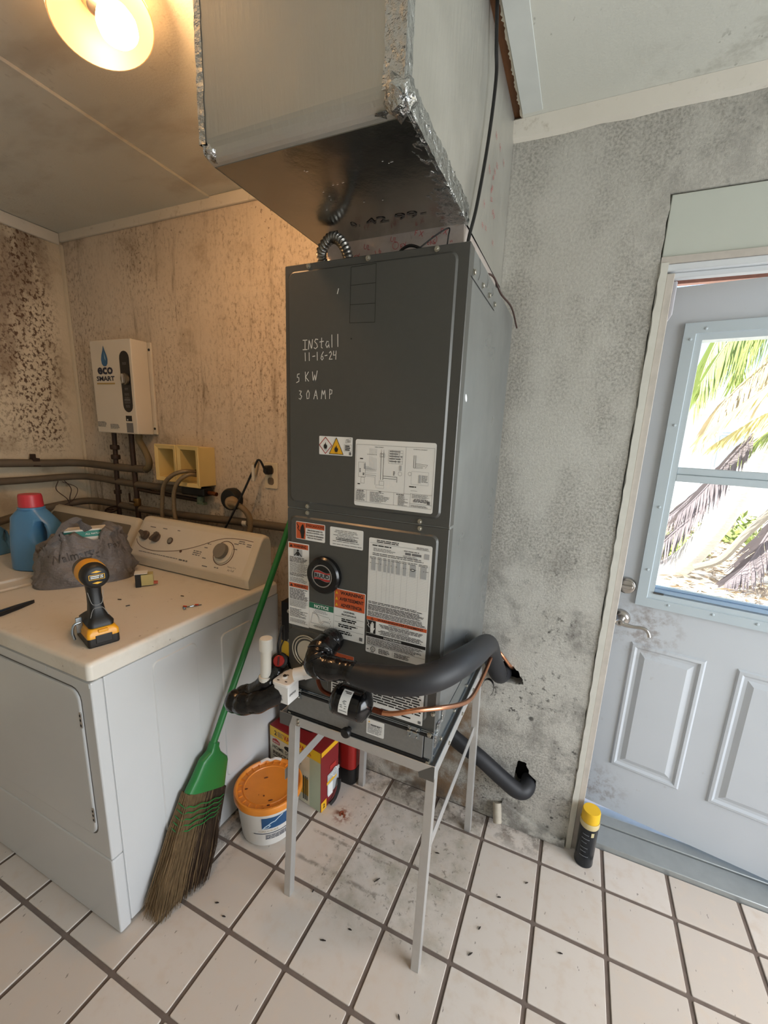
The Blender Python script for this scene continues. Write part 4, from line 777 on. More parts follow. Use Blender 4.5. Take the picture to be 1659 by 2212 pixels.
b = MB(); qf = F(P_(-.018, -.0008, .0)); b.text('SAFE', qf, .006, .020, .006, 'L', .022, .02, .0004); b.para(qf, .006, .007, .032, .017, 3, .4, .0004); rf = F(P_(.0188, 0, 0), (0, 1, 0)); b.text('SWITCH', rf, .005, .024, .006, 'L', .026, .02, .0004); tf = F(P_(0, 0, .0504), (1, 0, 0), (0, 1, 0))
for u, v in ((-.014, .006), (.010, .008), (-.006, .036), (-.014, .034)): b.rect(tf, u - .003, v - .002, u + .004, v + .002, .0004)
b.build('print', mK, flo, sm=0, fix=False)
b = MB(); b.lathe([(.0055, .066), (.0055, .0692), (0, .0692)], P_(-.004, .018, 0), (0, 0, 1), 14); b.build('black_button', mK, flo)

# ------------------------------------------------------------------ filled gap between dryer and air handler
box = thing('insect_killer_box', 'tall red and yellow value pack carton on the tiles behind the white bucket', 'carton', (-.36, -.24, 0))
bx = F((-.206, -.293, 0), (-.985, .16, 0), (0, 0, 1)); bx.n = V((-.16, -.985, 0)).normalized()
Bx = lambda u, v, d: V((-.206, -.293, 0)) + V((-.988, .150, 0)) * u + V((.10, .995, 0)) * d + V((0, 0, v))
bw, bh, bd_ = .296, .285, .115
mCARD = M('cream_card', '#cfc9b2', .5, var=.05); mMAR = M('maroon_card', '#7c1f22', .42, var=.08); mSAGE = M('sage_card', '#a9b39b', .5, var=.06)
b = MB(); b.box((0, 0, 0), (bw, bh, bd_), Bx); body = b.build('carton_body', mMAR, box, sm=0, bev=.003)
fr = F(Bx(bw, 0, -.0005), (.988, -.150, 0), (0, 0, 1))     # front face frame, u from its left edge
b = MB(); b.rect(fr, .002, .002, bw - .002, .235, .0006); b.build('front_panel', mCARD, body, sm=0, fix=False)
b = MB(); b.rect(fr, .002, .236, bw - .001, .283, .0008); yb = b.build('yellow_band', M('box_yellow', '#dcb52a', .45, var=.05), body, sm=0, fix=False)
b = MB(); b.rect(fr, .235, .004, bw - .001, .236, .0009); b.build('sage_panel', mSAGE, body, sm=0, fix=False)
b = MB(); b.m(1); b.text('2', fr, .030, .248, .022, bold=.02, d=.0014); b.text('HOME DEFENSE', fr, .018, .180, .017, 'L', .17, .015, .0014); b.text('INSECT KILLER', fr, .020, .152, .017, 'L', .16, .02, .0014); b.rect(fr, .02, .142, .16, .146, .0014)
b.m(2).para(fr, .050, .246, .085, .272, 4, .5, .0014); b.m(7).text('VALUE PACK', fr, .085, .246, .026, 'L', .16, .02, .0014); b.m(7).poly([fr(*p, .0014) for p in ((.018, .207), (.062, .207), (.062, .222), (.040, .232), (.018, .224))]); b.m(0).text('ORTHO', fr, .022, .211, .008, 'L', .036, .02, .0018)
b.m(1).poly([fr(.118 + .03 * cos(q), .212 + .012 * sin(q), .0014) for q in [2 * pi * k / 16 for k in range(16)]]); b.m(5).rect(fr, .14, .045, .228, .125, .0012); b.m(1)
for i in range(3): b.rect(fr, .198 + i * .010, .02, .204 + i * .010, .135, .0016)
b.build('print', PAL, body, sm=0, fix=False)
sfr = F(Bx(-.0005, 0, 0), (.10, .995, 0), (0, 0, 1))
b = MB(); b.m(5).rect(sfr, .001, .001, .035, .045, .0008); b.rect(sfr, .001, .262, bd_, .284, .0008); b.m(6).rect(sfr, .04, .05, .115, .15, .0008); b.m(0).rect(sfr, .045, .04, .075, .10, .0012); b.m(5).rect(sfr, .035, .105, .10, .118, .0014); b.m(0).text('HOME DEFENSE', sfr, .045, .13, .014, 'L', .075, .01, .0014, rot=.0); b.m(7).rect(sfr, .055, .165, .095, .185, .0012); b.m(1).text('2', sfr, .012, .012, .02, bold=.02, d=.0014)
b.m(0).stroke(sfr, [(.088 + .016 * cos(k * pi / 8), .135 + .02 * sin(k * pi / 8)) for k in range(17)], .004, .0016); b.build('print', PAL, body, sm=0, fix=False)
b = MB(); b.tube(cat([Bx(-.012, .09, .108), Bx(-.018, .055, .095), Bx(-.018, .025, .07), Bx(-.012, .012, .045)], 5), .008, 8); b.build('carry_strap', M('black_plastic'), box)
jug = thing('red_jug', 'dark red plastic jug with a black base behind the value pack carton', 'jug', (-.192, -.072, 0))
jl = loc_fr(jug); b = MB(); b.loft([[jl(x, y, z) for x, y in MB.rr(-.05 * s_, -.05 * s_, .04 * s_, .06 * s_, .03 * s_)] for s_, z in ((.9, .07), (1, .08), (1, .21), (.8, .25), (.35, .28), (.3, .30))]); b.build('body', M('red_plastic', '#8e1c18', .35), jug, sm=50)
b = MB(); b.loft([[jl(x, y, z) for x, y in MB.rr(-.051 * s_, -.051 * s_, .041 * s_, .061 * s_, .03 * s_)] for s_, z in ((.95, .001), (1, .01), (1, .078))]); b.build('base', M('black_plastic'), jug, sm=40)
b = MB(); b.lathe([(.02, 0), (.02, .025), (0, .026)], jl(-.005, .005, .298), (0, 0, 1), 16); b.build('cap', M('cap_white', '#d8d4c8', .5), jug)
# things stacked in the slot
tub_ = thing('storage_tub', 'black storage tub standing on the value pack carton', 'tub', (-.39, -.22, .2865)); tl = loc_fr(tub_)
b = MB(); b.loft([[tl(x, y, z) for x, y in MB.rr(-.095 + i_, .0 + i_, .095 - i_, .070 - i_, .012)] for i_, z in ((.006, 0), (0, .26), (-.004, .262), (-.004, .278))]); b.build('shell', M('black_plastic'), tub_, sm=40)
bk = thing('dark_carton', 'dark carton with a yellow band on the black storage tub', 'carton', (-.39, -.165, .565)); cl = loc_fr(bk)
b = MB(); b.box((-.09, -.02, 0), (.09, .03, .265), cl); cb_ = b.build('carton_body', M('dark_card', '#141215', .6), bk, sm=0, bev=.002)
b = MB(); b.box((-.0905, -.0205, .002), (.0905, .0305, .09), cl); b.build('yellow_sleeve', M('box_yellow'), cb_, sm=0)
jg = thing('white_jug', 'white plastic jug standing on the dark carton between dryer and air handler', 'jug', (-.392, -.165, .8305)); jl = loc_fr(jg)
b = MB(); b.loft([[jl(x, y, z) for x, y in MB.rr(-.05 * s_, -.025 * s_, .06 * s_, .035 * s_, .02 * s_)] for s_, z in ((.92, 0), (1, .01), (1, .12), (.75, .16), (.35, .19), (.32, .21))]); b.build('body', M('milky_plastic', '#cfc8bb', .45), jg, sm=50)
b = MB(); b.lathe([(.018, 0), (.018, .02), (0, .021)], jl(.003, .002, .209), (0, 0, 1), 14); b.build('cap', M('cap_white'), jg)
pc = thing('pvc_offcut', 'short offcut of white pvc pipe lying on the rim of the storage tub', 'pipe', (-.42, -.21, .566))
b = MB(); D_ = V((.99, .10, 0)).normalized(); A_ = V((-.468, -.220, .5815)); b.lathe([(.0155, .0), (.0155, .13), (.0120, .13), (.0120, .002), (.0155, 0)], A_, D_, 18, cap=False); b.build('pipe', mPVC, pc, sm=50)
dial = thing('test_plug', 'round black plug with a red dial hanging beside the lower left of the air handler', 'plug', (-.119, -.648, .862))
c0 = V((-.123, -.632, .884)); dn = V((.42, -.75, .5)).normalized()
b = MB(); b.lathe([(.0, -.020), (.022, -.020), (.024, -.006), (.023, .004), (.018, .008), (0, .008)], c0, dn, 24); b.build('body', M('black_plastic'), dial, sm=40)
b = MB(); b.lathe([(.0155, .008), (.0155, .012), (.013, .014), (0, .014)], c0, dn, 24); rd = b.build('red_dial', M('dial_red', '#9d1a14', .35), dial)
b = MB(); uu = dn.cross(V((0, 0, 1))).normalized(); b.tube([c0 + dn * .015 + dn.cross(uu) * .012, c0 + dn * .015 - dn.cross(uu) * .012], .0022, 6); b.build('dial_slot', M('dial_dark_red', '#4b0b08', .4), rd)
b = MB(); b.tube(cat([c0 + V((-.005, .0, .022)), c0 + V((-.004, 0, .05)), (-.128, -.622, .958), (-.126, -.615, .985)], 6), .003, 8); b.tube(cat([c0 + V((.0, .0, .022)), c0 + V((.006, 0, .045)), (-.116, -.618, .952), (-.122, -.613, .985)], 6), .002, 8); b.build('lead', mWIRE, dial)
# ------------------------------------------------------------------ ceiling lamp
lamp = thing('ceiling_lamp', 'lit ceiling lamp with a tilted frosted glass bowl glowing warm', 'lamp', (-.46, -.76, HC - .002))
b = MB(); b.lathe([(0, 0), (.060, 0), (.062, -.010), (.050, -.022), (0, -.024)], (-.50, -.74, HC - .0005), (0, 0, 1), 36); b.build('canopy', M('lamp_canopy', '#cdbb9c', .4), lamp, sm=40)
def emit(name, col, base, st):
    m = bpy.data.materials.new(name); m.use_nodes = True; p_ = m.node_tree.nodes['Principled BSDF']
    p_.inputs['Base Color'].default_value = (*base, 1); p_.inputs['Emission Color'].default_value = (*col, 1); p_.inputs['Emission Strength'].default_value = st; return m
BC = V((-.48, -.74, 2.36)); BA = V((.4, 0, -1)).normalized()
b = MB(); b.lathe([(.030, -.058), (.060, -.048), (.085, -.028), (.098, -.004), (.100, .0), (.0975, .001), (.094, -.004), (.080, -.025), (.056, -.044), (.026, -.053)], BC, BA, 48, cap=False)
b.build('glass_shade', emit('glowing_shade', (1, .50, .19), (.16, .08, .03), .75), lamp, sm=60)
b = MB(); b.lathe([(.031, -.0592), (.061, -.0492), (.0865, -.029), (.0995, -.006)], BC, BA, 48, cap=False); b.build('shade_back', emit('glowing_shade_back', (1, .50, .19), (.5, .35, .2), 9.0), lamp, sm=60)
b = MB(); b.tube([V((-.50, -.74, HC - .024)), BC - BA * .052], .012, 10); b.lathe([(.030, -.062), (.030, -.050), (.022, -.030), (.018, -.028), (0, -.028)], BC, BA, 20); b.build('socket', mNI, lamp)
b = MB(); b.lathe([(.014, -.030), (.018, -.018), (.032, .000), (.038, .016), (.037, .030), (.026, .043), (.012, .049), (.001, .050)], BC + V((.042, -.004, -.006)), BA, 28); b.build('bulb', emit('bulb_glow', (1, .56, .25), (1, 1, 1), 270), lamp, sm=60)

# ------------------------------------------------------------------ dryer
mEN = NT('appliance_enamel'); _o = mEN.obj(); _b = mEN.mix(mEN.noise(_o, 3), lin('#bcbdbd'), lin('#c6c7c6')); mEN.col(_b); mEN.set(Roughness=.30); mEN.bump(mEN.noise(_o, 260, 2), .05, .0008); mEN = mEN.m
def top_mat():
    n = NT('enamel_top_dirty'); o = n.obj(); base = n.mix(n.noise(o, 4), lin('#cfc8bc'), lin('#d9d4c9'))
    base = n.mix(n.mul(n.ramp(n.noise(o, 5, 5, .7), .5, .75), .4), base, lin('#ab9c86')); base = n.mix(n.mul(n.ramp(n.noise(o, 90, 2), .72, .76), .6), base, lin('#5e4b35'))
    n.col(base); n.set(Roughness=.42); return n.m
mTOP = top_mat(); mCON2 = M('console_cream', '#cdc6b6', .42, var=.06, vs=8); mBRN = M('brown_print', '#5a4234', .5)
DX0, DX1, DY0, DY1, DZ = -1.265, -.511, -.907, -.165, .906
dry = thing('dryer', 'white front loading dryer with a slanted cream control console', 'dryer', ((DX0 + DX1) / 2, (DY0 + DY1) / 2, 0))
b = MB(); b.box((DX0 + .003, DY0 + .034, .012), (DX1 - .001, DY1, .852)); cab = b.build('cabinet', mEN, dry, sm=0, bev=.004)
SF = F((DX1 - .001, 0, 0), (0, 1, 0), (0, 0, 1))
b = MB()
for y0, y1, z0, z1 in ((-.737, -.579, .20, .824), (-.477, -.322, .20, .80)):
    L = lambda i, d: [SF(x, y, d) for x, y in MB.rr(y0 + i, z0 + i, y1 - i, z1 - i, .02)]
    b.loft([L(0, 0), L(.003, .0035), L(.008, .004)], cap0=False)
b.build('side_emboss', mEN, dry, sm=25)
b = MB(); b.box((DX0 + .003, DY0, .277), (DX1, DY0 + .0335, .852)); fp = b.build('front_panel', mEN, dry, sm=0, bev=.005, bseg=3)
b = MB(); b.box((DX0 + .003, DY0 - .001, .003), (DX1 + .001, DY0 + .0335, .2755)); b.build('kick_panel', mEN, dry, sm=0, bev=.006, bseg=3)
b = MB(); fr = F((0, DY0, 0)); dL = lambda i, d: [fr(x, y, d) for x, y in MB.rr(-1.205 + i, .345 + i, -.560 - i, .818 - i, .035)]
b.loft([dL(0, .0), dL(0, .004), dL(.002, .0055), dL(.006, .006)]); dd = b.build('loading_door', mEN, dry, sm=30)
b = MB(); b.loft([dL(-.004, .0003), dL(-.0005, .0003)], False, False); b.build('door_gap', M('gap_shadow', '#59544e', .8), dry)
for z in (.73, .42):
    b = MB(); b.box((-.566, DY0 - .0068, z - .024), (-.5575, DY0 - .004, z + .024)); h = b.build('hinge', mNI, dd, sm=0, bev=.001)
    b = MB()
    for dz in (-.016, 0, .014): b.box((-.564, DY0 - .0075, z + dz - .003), (-.559, DY0 - .0066, z + dz + .003))
    b.build('hinge_slot', mK, h, sm=0)
b = MB(); L = []
for i, z in ((.004, .8535), (0, .858), (0, .893), (.003, .9015), (.010, .906)): L.append([V((x, y, z)) for x, y in MB.rr(DX0 + i, DY0 - .002 + i, DX1 + .001 - i, DY1 - i, .014)])
L.append([V((x, y, .9048)) for x, y in MB.rr(DX0 + .022, DY0 + .02, DX1 - .021, DY1 - .02, .014)]); b.loft(L); b.build('top', mTOP, dry, sm=40)
b = MB(); b.box((-.70, DY0 - .0012, .836), (-.515, DY0, .8505)); b.box((-1.2, DY0 - .0012, .836), (-.705, DY0, .8505)); b.build('top_strip', mEN, dry, sm=0, bev=.001)
cx0, cx1 = -1.235, -.536; cp = [(-.300, .9045), (-.311, .912), (-.313, .945), (-.309, .953), (-.222, 1.095), (-.212, 1.104), (-.196, 1.106), (-.180, 1.098), (-.172, 1.08), (-.172, .9045)]
cap = lambda x, k: [V((x, -.24 + (y + .24) * k, .99 + (z - .99) * k)) for y, z in cp]
b = MB(); b.loft([[V((x, -.24 + (y + .24) * k, .9045 + (z - .9045) * k)) for y, z in cp] for x, k in ((cx0, .93), (cx0 + .006, .985), (cx0 + .02, 1), (cx1 - .02, 1), (cx1 - .006, .985), (cx1, .93))]); con = b.build('console', mCON2, dry, sm=50)
CF = F((0, -.311, .948), (1, 0, 0), (0, .087, .142)); ce = .0016
b = MB(); L = [CF(x, v, ce) for x, v in MB.rr(cx0 + .022, .006, cx1 - .036, .160, .01)]; b.poly(L); b.build('console_face', M('console_face', '#d2ccc0', .4, var=.05), con, sm=0, fix=False)
b = MB(); cv = cat([(-1.215, .074, 0), (-1.20, .058, 0), (-1.16, .042, 0), (-1.10, .036, 0), (-1.03, .042, 0), (-.94, .060, 0), (-.85, .092, 0), (-.76, .134, 0), (-.70, .150, 0), (-.63, .155, 0), (-.575, .153, 0)], 5); b.stroke(CF, [(p.x, p.y) for p in cv], .0026, ce + .0004); b.build('accent_line', mBRN, con, sm=0, fix=False)
b = MB(); b.m(2)
for u, v, w, n in ((-1.165, .140, .045, 1), (-1.085, .142, .03, 1), (-.995, .144, .02, 1), (-1.13, .112, .03, 2), (-.86, .064, .05, 3), (-.80, .112, .02, 1), (-.81, .094, .02, 1), (-.80, .05, .025, 1), (-.785, .018, .03, 1), (-.72, .022, .025, 1), (-.665, .132, .03, 1), (-.66, .11, .025, 1), (-.645, .142, .04, 2), (-.60, .134, .03, 2)): b.para(CF, u, v - .004 * n, u + w, v + .004 * n, n, .5, ce + .0005)
b.text('Heavy Dry', CF, -.655, .030, .009, 'L', .045, d=ce + .0005); b.text('Air Fluff', CF, -.65, .018, .009, 'L', .035, d=ce + .0005); b.para(CF, -1.17, .020, -.93, .026, 1, .5, ce + .0005, 0); b.para(CF, -.92, .018, -.87, .026, 1, .8, ce + .0005, 0); b.build('print', PAL, con, sm=0, fix=False)
mKN = M('knob_brown', '#574a40', .4); mKG = M('dial_grey', '#7b766e', .35)
for u, v, a in ((-1.168, .096, 2.6), (-1.098, .095, .9)):
    b = MB(); b.lathe([(.021, ce), (.021, .010), (.019, .014), (0, .014)], CF(u, v), CF.n, 18); b.loft([[CF(u + x * cos(a) - y * sin(a), v + x * sin(a) + y * cos(a), d) for x, y in MB.rr(-.020, -.007, .026, .007, .003, 2)] for d in (.012, .026)]); b.build('knob', mKN, con, sm=40)
b = MB(); b.lathe([(.015, ce), (.015, .005), (.013, .006), (.012, .005)], CF(-1.012, .093), CF.n, 20); b.build('button_ring', mBRN, con); b = MB(); b.lathe([(.012, ce), (.012, .007), (.009, .009), (0, .009)], CF(-1.012, .093), CF.n, 20); b.build('push_button', mKG, con)
b = MB(); b.lathe([(.052, ce), (.052, ce + .001), (.049, ce + .001)], CF(-.700, .086), CF.n, 36, cap=False); b.build('dial_scale', mBRN, con); b = MB(); b.lathe([(.043, ce), (.043, .006), (.040, .008), (.034, .009), (0, .009)], CF(-.700, .086), CF.n, 36); b.build('dial_skirt', M('console_face'), con)
b = MB(); b.lathe([(.032, .009), (.033, .020), (.030, .026), (.015, .028), (0, .028)], CF(-.705, .090), CF.n, 30); b.build('dial', mKG, con, sm=40)
b = MB(); b.lathe([(.006, ce), (.006, .004), (0, .004)], CF(-.928, .058), CF.n, 12); b.build('indicator', mBRN, con)
# ------------------------------------------------------------------ washer
WX0, WX1 = -1.965, -1.283
was = thing('washer', 'white top loading washer beside the dryer, mostly hidden', 'washer', ((WX0 + WX1) / 2, -.53, 0))
b = MB(); b.box((WX0, DY0 + .005, .01), (WX1, DY1, .866)); b.build('cabinet', mEN, was, sm=0, bev=.006)
b = MB(); L = []
for i, z in ((.002, .8665), (0, .87), (0, .896), (.003, .902), (.010, .906)): L.append([V((x, y, z)) for x, y in MB.rr(WX0 + i, DY0 + i, WX1 - i, DY1 - i, .014)])
b.loft(L); b.build('top', mTOP, was, sm=40)
b = MB(); L = [[V((x, y, z)) for x, y in MB.rr(WX0 + .07 + i, DY0 + .05 + i, WX1 - .07 - i, -.36 - i, .03)] for i, z in ((0, .9062), (0, .914), (.006, .917))]; b.loft(L); b.build('lid', mTOP, was, sm=40)
b = MB(); wp = [(-.285, .9062), (-.292, .93), (-.22, 1.055), (-.208, 1.076), (-.19, 1.082), (-.175, 1.07), (-.17, .9062)]
b.loft([[V((x, -.22 + (y + .22) * k, .906 + (z - .906) * k)) for y, z in wp] for x, k in ((WX0, .93), (WX0 + .02, 1), (WX1 - .022, 1), (WX1 - .006, .97), (WX1, .9))]); wc = b.build('console', mCON2, was, sm=50)
WF = F((0, -.292, .932), (1, 0, 0), (0, .072, .125)); b = MB(); b.poly([WF(x, v, .001) for x, v in MB.rr(WX0 + .03, .004, WX1 - .035, .138, .01)]); b.build('console_face', M('washer_face', '#6d6456', .4), wc, sm=0, fix=False)
for u in (-1.85, -1.72, -1.46): b = MB(); b.lathe([(.024, .001), (.023, .018), (.02, .021), (0, .021)], WF(u, .075), WF.n, 18); b.build('knob', mKN, wc)

# ------------------------------------------------------------------ things on the machines
mBLU = M('blue_bottle', '#4a7da6', .32, var=.04)
def bottle(label_, loc, rz, s=1.):
    t = thing('detergent_bottle', label_, 'bottle', loc, rz); l = lambda x, y, z: loc_fr(t)(x * s, y * s, z * s)
    b = MB(); prof = [(0, .098, .052), (.006, .104, .056), (.10, .100, .055), (.15, .094, .054), (.19, .086, .052), (.215, .074, .048), (.235, .055, .042), (.247, .042, .037), (.255, .041, .036)]
    b.loft([[l(x * 1.0 - (.010 if z > .2 else 0), y, z) for x, y in [(a * cos(q) * (abs(cos(q)) ** -.35 if abs(cos(q)) > .05 else 1), c * sin(q) * (abs(sin(q)) ** -.25 if abs(sin(q)) > .05 else 1)) for q in [2 * pi * k / 32 for k in range(32)]]] for z, a, c in prof]); body = b.build('body', mBLU, t, sm=60)
    cut = MB(); lc = lambda x, y, z: l(x, y, z)
    cut.loft([[lc(.052 + .024 * cos(q), yy, .150 + .058 * sin(q) + (.0)) for q in [2 * pi * k / 20 for k in range(20)]] for yy in (-.2, .2)])
    co = cut.build('cutter', mBLU); md = body.modifiers.new('b', 'BOOLEAN'); md.object = co; md.solver = 'EXACT'; md.operation = 'DIFFERENCE'
    dg = bpy.context.evaluated_depsgraph_get(); nm = bpy.data.meshes.new_from_object(body.evaluated_get(dg)); body.modifiers.clear(); body.data = nm; bpy.data.objects.remove(co)
    b = MB(); b.lathe([(.044 * s, 0), (.044 * s, .006 * s), (.041 * s, .008 * s)], l(-.010, 0, .250), (0, 0, 1), 28); b.build('collar', mBLU, t)
    b = MB(); L = []
    for z, r in ((.258, .039), (.262, .0395), (.300, .0375), (.308, .035), (.309, .0)): L.append([l(-.010 + (r + (.0008 if k % 2 else 0)) * cos(2 * pi * k / 48), (r + (.0008 if k % 2 else 0)) * sin(2 * pi * k / 48), z) for k in range(48)])
    b.loft(L); b.build('cap', M('cap_red', '#b8323c', .4, var=.04), t, sm=40); return t
bottle('blue detergent bottle with a red screw cap and handle, behind the grey bag', (-1.405, -.555, .9175), radians(22))
bottle('blue plastic bottle at the left picture edge on the washer', (-1.765, -.545, .9175), radians(100), .52)
# shopping bag with a carton in it
bag = thing('shopping_bag', 'grey plastic shopping bag with a carton showing at its open top', 'bag', (-1.175, -.520, .9055), radians(62)); gl = loc_fr(bag)
rs = random.Random(5); N_ = 64; rings = []
hs = [0, .012, .03, .055, .08, .105, .13, .155, .175, .195, .208]
from mathutils import noise as MN
def prof(x, tb):
    for (a, c), (d, e) in zip(tb, tb[1:]):
        if x <= d: t = (x - a) / (d - a); t = max(0, t); return c + (e - c) * t * t * (3 - 2 * t)
    return tb[-1][1]
HT = [(-.20, .09), (-.15, .125), (-.09, .178), (-.045, .224), (-.02, .232), (.01, .20), (.05, .196), (.09, .214), (.125, .200), (.155, .150), (.2, .10)]
def bagpt(q, t):
    a = .165 * (1 - .16 * max(0, t - .25)); c = .104 * (1 - .50 * max(0, t - .2)); e = .66
    cx_, sy_ = math.copysign(abs(cos(q)) ** e, cos(q)), math.copysign(abs(sin(q)) ** e, sin(q))
    x, y = a * cx_, c * sy_ + .018 * t; H = prof(x, HT) - (.030 if sy_ < -.4 and -.06 < x < .06 else 0) * min(1, (-sy_ - .4) * 3 if sy_ < -.4 else 0)
    h = H * t; k = min(1, t * 8)
    w = MN.noise(V((x * 13, y * 13, h * 10))) * .014 + MN.noise(V((x * 30 + h * 26, y * 20, h * 9))) * .008 + (abs(MN.noise(V((x * 24 - h * 30, y * 30, h * 16 + 4)))) - .2) * .014 + .016 * (1 - abs(2 * MN.noise(V((x * 9 + h * 6, y * 11 - h * 8, h * 5 + 2))))) ** 4 + .009 * (1 - abs(2 * MN.noise(V((x * 18 - h * 22, y * 14, h * 12 + 9))))) ** 5 - .008
    n = V((x / a * .7, y / c, 0)).normalized(); return V((x, y, h)) + (n * (w - .003) + V((0, 0, .012 * MN.noise(V((x * 40, y * 40, 7))) * t))) * k
hs = [0, .03, .08, .15, .23, .32, .42, .52, .62, .72, .81, .89, .95, 1.0]; N_ = 112
for h in hs: rings.append([gl(*bagpt(2 * pi * k / N_, h)) for k in range(N_)])
rings.append([gl(*(V((p[0] * .93, p[1] * .70 + .006, p[2] - .012)))) for p in [bagpt(2 * pi * k / N_, 1.0) for k in range(N_)]])
rings.append([gl(*(V((p[0] * .90, p[1] * .66 + .006, p[2] - .05)))) for p in [bagpt(2 * pi * k / N_, 1.0) for k in range(N_)]])
b = MB(); b.loft(rings, True, False)
mBAG = bpy.data.materials.new('grey_film'); mBAG.use_nodes = True; _t = mBAG.node_tree; _pb = _t.nodes['Principled BSDF']; _pb.inputs['Base Color'].default_value = (*lin('#6f6a68'), 1); _pb.inputs['Roughness'].default_value = .33
_tr = _t.nodes.new('ShaderNodeBsdfTransparent'); _tr.inputs[0].default_value = (.75, .72, .70, 1); _mx = _t.nodes.new('ShaderNodeMixShader'); _mx.inputs[0].default_value = .16
_t.links.new(_pb.outputs[0], _mx.inputs[1]); _t.links.new(_tr.outputs[0], _mx.inputs[2]); _t.links.new(_mx.outputs[0], _t.nodes['Material Output'].inputs[0])
_nb = _t.nodes.new('ShaderNodeTexNoise'); _nb.inputs['Scale'].default_value = 26; _nb.inputs['Detail'].default_value = 4; _bp = _t.nodes.new('ShaderNodeBump'); _bp.inputs['Strength'].default_value = .8; _bp.inputs['Distance'].default_value = .008; _t.links.new(_nb.outputs[0], _bp.inputs['Height']); _t.links.new(_bp.outputs[0], _pb.inputs['Normal'])
film = b.build('film', mBAG, bag, sm=70)
bv = BVHTree.FromPolygons([gl(0, 0, 0) + (p - gl(0, 0, 0)) for p in b.v], b.f)
def onbag(u, v, d):
    o_ = gl(u, -.4, v); dr = (gl(u, 0, v) - o_).normalized(); h = bv.ray_cast(o_, dr); p = h[0] if h[0] else gl(u, -.1, v); return p - dr * .0018
b = MB(); b.text('Walmart', None, -.105, .086, .030, 'L', .135, .01, rot=.16, fn=onbag); b.text('Pay', None, .080, .122, .026, 'L', .045, .0, rot=.12, fn=onbag)
for k in range(6):
    q = pi / 6 + k * pi / 3; A_ = [(.030 + cos(q) * r + cos(q + pi / 2) * w, .108 + sin(q) * r + sin(q + pi / 2) * w) for r, w in ((.008, -.0022), (.020, -.003), (.020, .003), (.008, .0022))]; b.poly([onbag(x, y, 0) for x, y in A_])
b.para(None, .035, .070, .10, .078, 1, .4) if False else None
b.build('print', M('bag_print', '#3a3635', .5), film, sm=0, fix=False)
b = MB(); pts = cat([gl(-.10, -.035, .165), gl(-.075, -.045, .20), gl(-.045, -.04, .242), gl(-.01, -.03, .240), gl(.012, -.01, .195)], 6); L = []
for i, p in enumerate(pts): w = .014 + .006 * sin(i * .9); L.append([p + V((-.2 * w, -.4 * w, -w * .3)), p + V((w * .5, w * .5, w * .6)), p + V((w, w, w * .2)), p + V((.4 * w, -.1 * w, -w * .7))])
b.loft(L, False, False); b.build('handle', mBAG, bag, sm=70)
ct = thing('tea_carton', 'white and teal carton inside the grey shopping bag', 'carton', (-1.178, -.508, .912), radians(66)); k_ = loc_fr(ct)
b = MB(); b.box((-.065, -.030, 0), (.075, .035, .196), k_); cb = b.build('body', M('carton_white', '#d8d3c9', .5), ct, sm=0, bev=.002)
b = MB(); b.box((-.0655, -.0305, .166), (.0755, .0355, .190), k_); tb_ = b.build('teal_band', M('teal', '#1f7d6f', .45), cb, sm=0); b = MB(); b.text('ALL NATURAL', F(k_(-.0, -.0312, 0), (cos(radians(66)), sin(radians(66)), 0), (0, 0, 1)), 0, .1745, .007, 'L', .06, .01); b.build('print', mLW, tb_, sm=0, fix=False)
b = MB(); b.box((-.066, -.031, .05), (.076, .036, .15), k_); b.build('pink_panel', M('pink_print', '#b98a86', .5), cb, sm=0)

# cordless impact driver
drl = thing('impact_driver', 'yellow and black cordless impact driver standing on its battery on the dryer', 'power tool', (-.628, -.806, .905), radians(163)); dl_ = loc_fr(drl)
mDY = M('tool_yellow', '#dd9a1b', .38, var=.05); mDB = M('tool_black', '#131211', .5, bump=.15, bs=200, bd=.001)
b = MB(); rb = lambda x0, y0, x1, y1, r, z: [dl_(x, y, z) for x, y in MB.rr(x0, y0, x1, y1, r)]
b.loft([rb(-.050, -.037, .066, .037, .006, .0), rb(-.052, -.0385, .068, .0385, .008, .004), rb(-.052, -.0385, .068, .0385, .008, .026)]); bat = b.build('battery', mDB, drl, sm=40)
b = MB(); b.loft([rb(-.052, -.0385, .066, .0385, .008, .0262), rb(-.052, -.0385, .066, .0385, .008, .040), rb(-.046, -.033, .060, .033, .012, .050), rb(-.042, -.028, .056, .028, .012, .054)]); b.build('battery_shell', mDY, bat, sm=40)
b = MB(); b.box((-.0535, -.020, .010), (-.050, .020, .034), dl_); b.build('battery_latch', mDB, bat, sm=0, bev=.002)
b = MB(); b.box((-.0535, -.012, .040), (-.044, .012, .049), dl_); b.build('release_button', mDY, bat, sm=0, bev=.002)
b = MB(); b.loft([rb(-.046, -.030, .062, .030, .012, .0542), rb(-.045, -.032, .062, .032, .014, .064), rb(-.036, -.024, .046, .024, .014, .076), rb(-.026, -.019, .022, .019, .012, .088), rb(-.020, -.0175, .020, .0175, .013, .110), rb(-.016, -.0165, .024, .0165, .013, .140), rb(-.016, -.0175, .028, .0175, .014, .165), rb(-.020, -.020, .034, .020, .016, .182)]); b.build('handle', mDB, drl, sm=50)
b = MB()
for pts in ([(-.013, -.0182, .150), (-.019, -.0125, .118), (-.0205, -.004, .112), (-.0205, .004, .112), (-.019, .0125, .118), (-.013, .0182, .150)], [(-.030, -.0215, .080), (-.0235, -.012, .101), (-.0222, 0, .103), (-.0235, .012, .101), (-.030, .0215, .080)]): b.tube([dl_(*p) for p in cat(pts, 5)], .0008, 5)
b.build('grip_line', M('grip_line_grey', '#8a8782', .5), drl)
